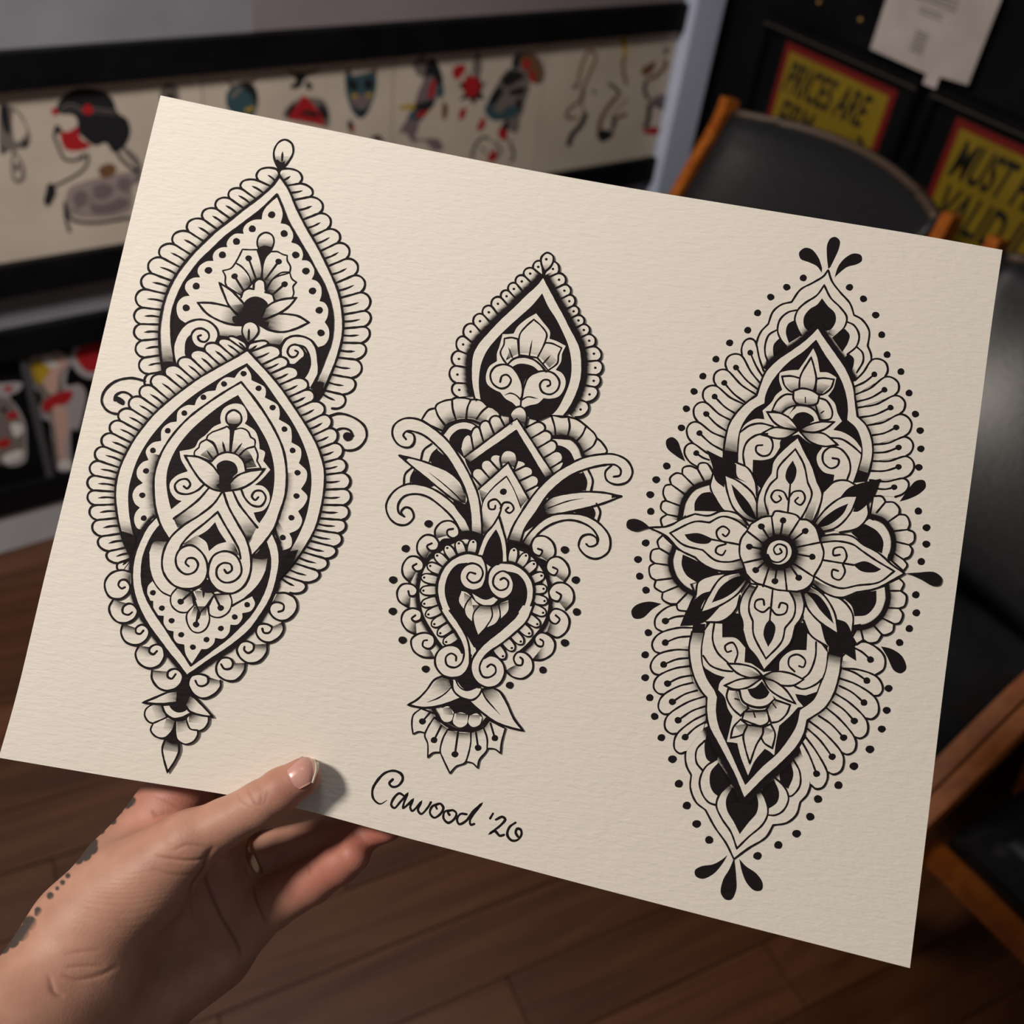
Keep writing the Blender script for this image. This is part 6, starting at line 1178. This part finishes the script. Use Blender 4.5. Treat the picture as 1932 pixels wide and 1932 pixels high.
c1 = attr_mix(cr.outputs[0], 'flush', (.47, .135, .105), .75); c2 = attr_mix(c1, 'tattoo', (.035, .036, .033), .93); c2 = attr_mix(c2, 'fold', (.15, .042, .03), .7); L__.new(c2, b_.inputs['Base Color'])  # fold tint: redder skin plus crease shade painted into the colour
nz2 = N_.new('ShaderNodeTexNoise'); nz2.inputs['Scale'].default_value = 900; nz2.inputs['Detail'].default_value = 3; L__.new(tc.outputs['Object'], nz2.inputs['Vector'])
bp = N_.new('ShaderNodeBump'); bp.inputs['Strength'].default_value = .25; bp.inputs['Distance'].default_value = .0004; L__.new(nz2.outputs['Fac'], bp.inputs['Height']); L__.new(bp.outputs[0], b_.inputs['Normal'])

person = empty('person', cam2world(J(260, 1760, .41)).tolist(), label='tattooed left hand and wrist of a person, thumb on the front of the sheet', cat='person')
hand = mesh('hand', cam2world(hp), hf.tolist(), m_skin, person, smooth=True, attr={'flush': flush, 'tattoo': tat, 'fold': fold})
# thumb nail laid on the thumb
def on_skin(x, y, z0=.36, z1=.41):
    d = np.stack([(x - 966) / F, (y - 966) / F, np.ones_like(x)], 1); z = np.full(len(x), z0)
    for _ in range(60): z = z + sdf(d * z[:, None]) * .9 / np.linalg.norm(d, axis=1)
    return d * z[:, None]
m_nail = new_mat('nail', (.62, .32, .27), .28, .55); m_tip = new_mat('nail_tip', (.74, .62, .47), .35, .5)
def nail(path_l, path_r, name, mat, parent, lift, n=12, m=10):
    a = sm2(path_l, False, 6); b = sm2(path_r, False, 6); a = a[np.linspace(0, len(a) - 1, n + 1).astype(int)]; b = b[np.linspace(0, len(b) - 1, n + 1).astype(int)]
    X = np.array([a + (b - a) * t for t in np.linspace(0, 1, m + 1)]); X = X.reshape(-1, 2); S = on_skin(X[:, 0], X[:, 1]); g = grad(S); g /= np.linalg.norm(g, axis=1)[:, None]
    e = np.array([min(i / m, 1 - i / m, .25) * 4 for i in range(m + 1) for _ in range(n + 1)]) ** .5
    top = S + g * (lift * (.35 + .65 * e))[:, None]; bot = S - g * .0006; k = len(top); fs = []
    for i in range(m):
        for j in range(n):
            q = i * (n + 1) + j; fs += [(q, q + 1, q + n + 2, q + n + 1), (k + q, k + q + n + 1, k + q + n + 2, k + q + 1)]
    rg = [j for j in range(n + 1)] + [i * (n + 1) + n for i in range(1, m + 1)] + [m * (n + 1) + j for j in range(n - 1, -1, -1)] + [i * (n + 1) for i in range(m - 1, 0, -1)]
    fs += [(rg[i], rg[(i + 1) % len(rg)], k + rg[(i + 1) % len(rg)], k + rg[i]) for i in range(len(rg))]
    return mesh(name, cam2world(np.concatenate([top, bot])), fs, mat, parent, smooth=True)
nl = nail(zz('1113,213 1133,262 1163,302 1205,326'), zz('1252,86 1300,128 1310,205 1288,281'), 'thumb_nail', m_nail, hand, .0006); nl['label'] = 'pink thumb nail'
nt_ = nail(zz('1250,88 1299,130 1309,205 1287,281'), zz('1272,72 1330,104 1336,190 1300,284'), 'nail_edge', m_tip, nl, .0008); nt_['label'] = 'pale free edge of the thumb nail'
# plain band on the ring finger
pa, pb = J(470, 1626, .4392), J(512, 1606, .4394); cen = J(489, 1615, .4396); ax = (pb - pa) / np.linalg.norm(pb - pa); u = np.cross(ax, [0, 0, 1]); u /= np.linalg.norm(u); v = np.cross(ax, u)
V = []; Fq = []; nr = 40
prof = [(-.0021, .0101), (-.0017, .0107), (0, .0110), (.0017, .0107), (.0021, .0101), (.0021, .0092), (-.0021, .0092)]
for i in range(nr):
    t = 2 * np.pi * i / nr
    for o_, r_ in prof: V.append(cen + ax * o_ + (u * math.cos(t) + v * math.sin(t)) * r_)
for i in range(nr):
    for j in range(7): Fq.append((i * 7 + j, i * 7 + (j + 1) % 7, ((i + 1) % nr) * 7 + (j + 1) % 7, ((i + 1) % nr) * 7 + j))
mesh('ring', cam2world(np.array(V)), Fq, new_mat('pale_gold', (.72, .50, .34), .28, .5, Metallic=1.0), smooth=True, label='plain pale gold band worn on the ring finger of the hand', cat='ring')
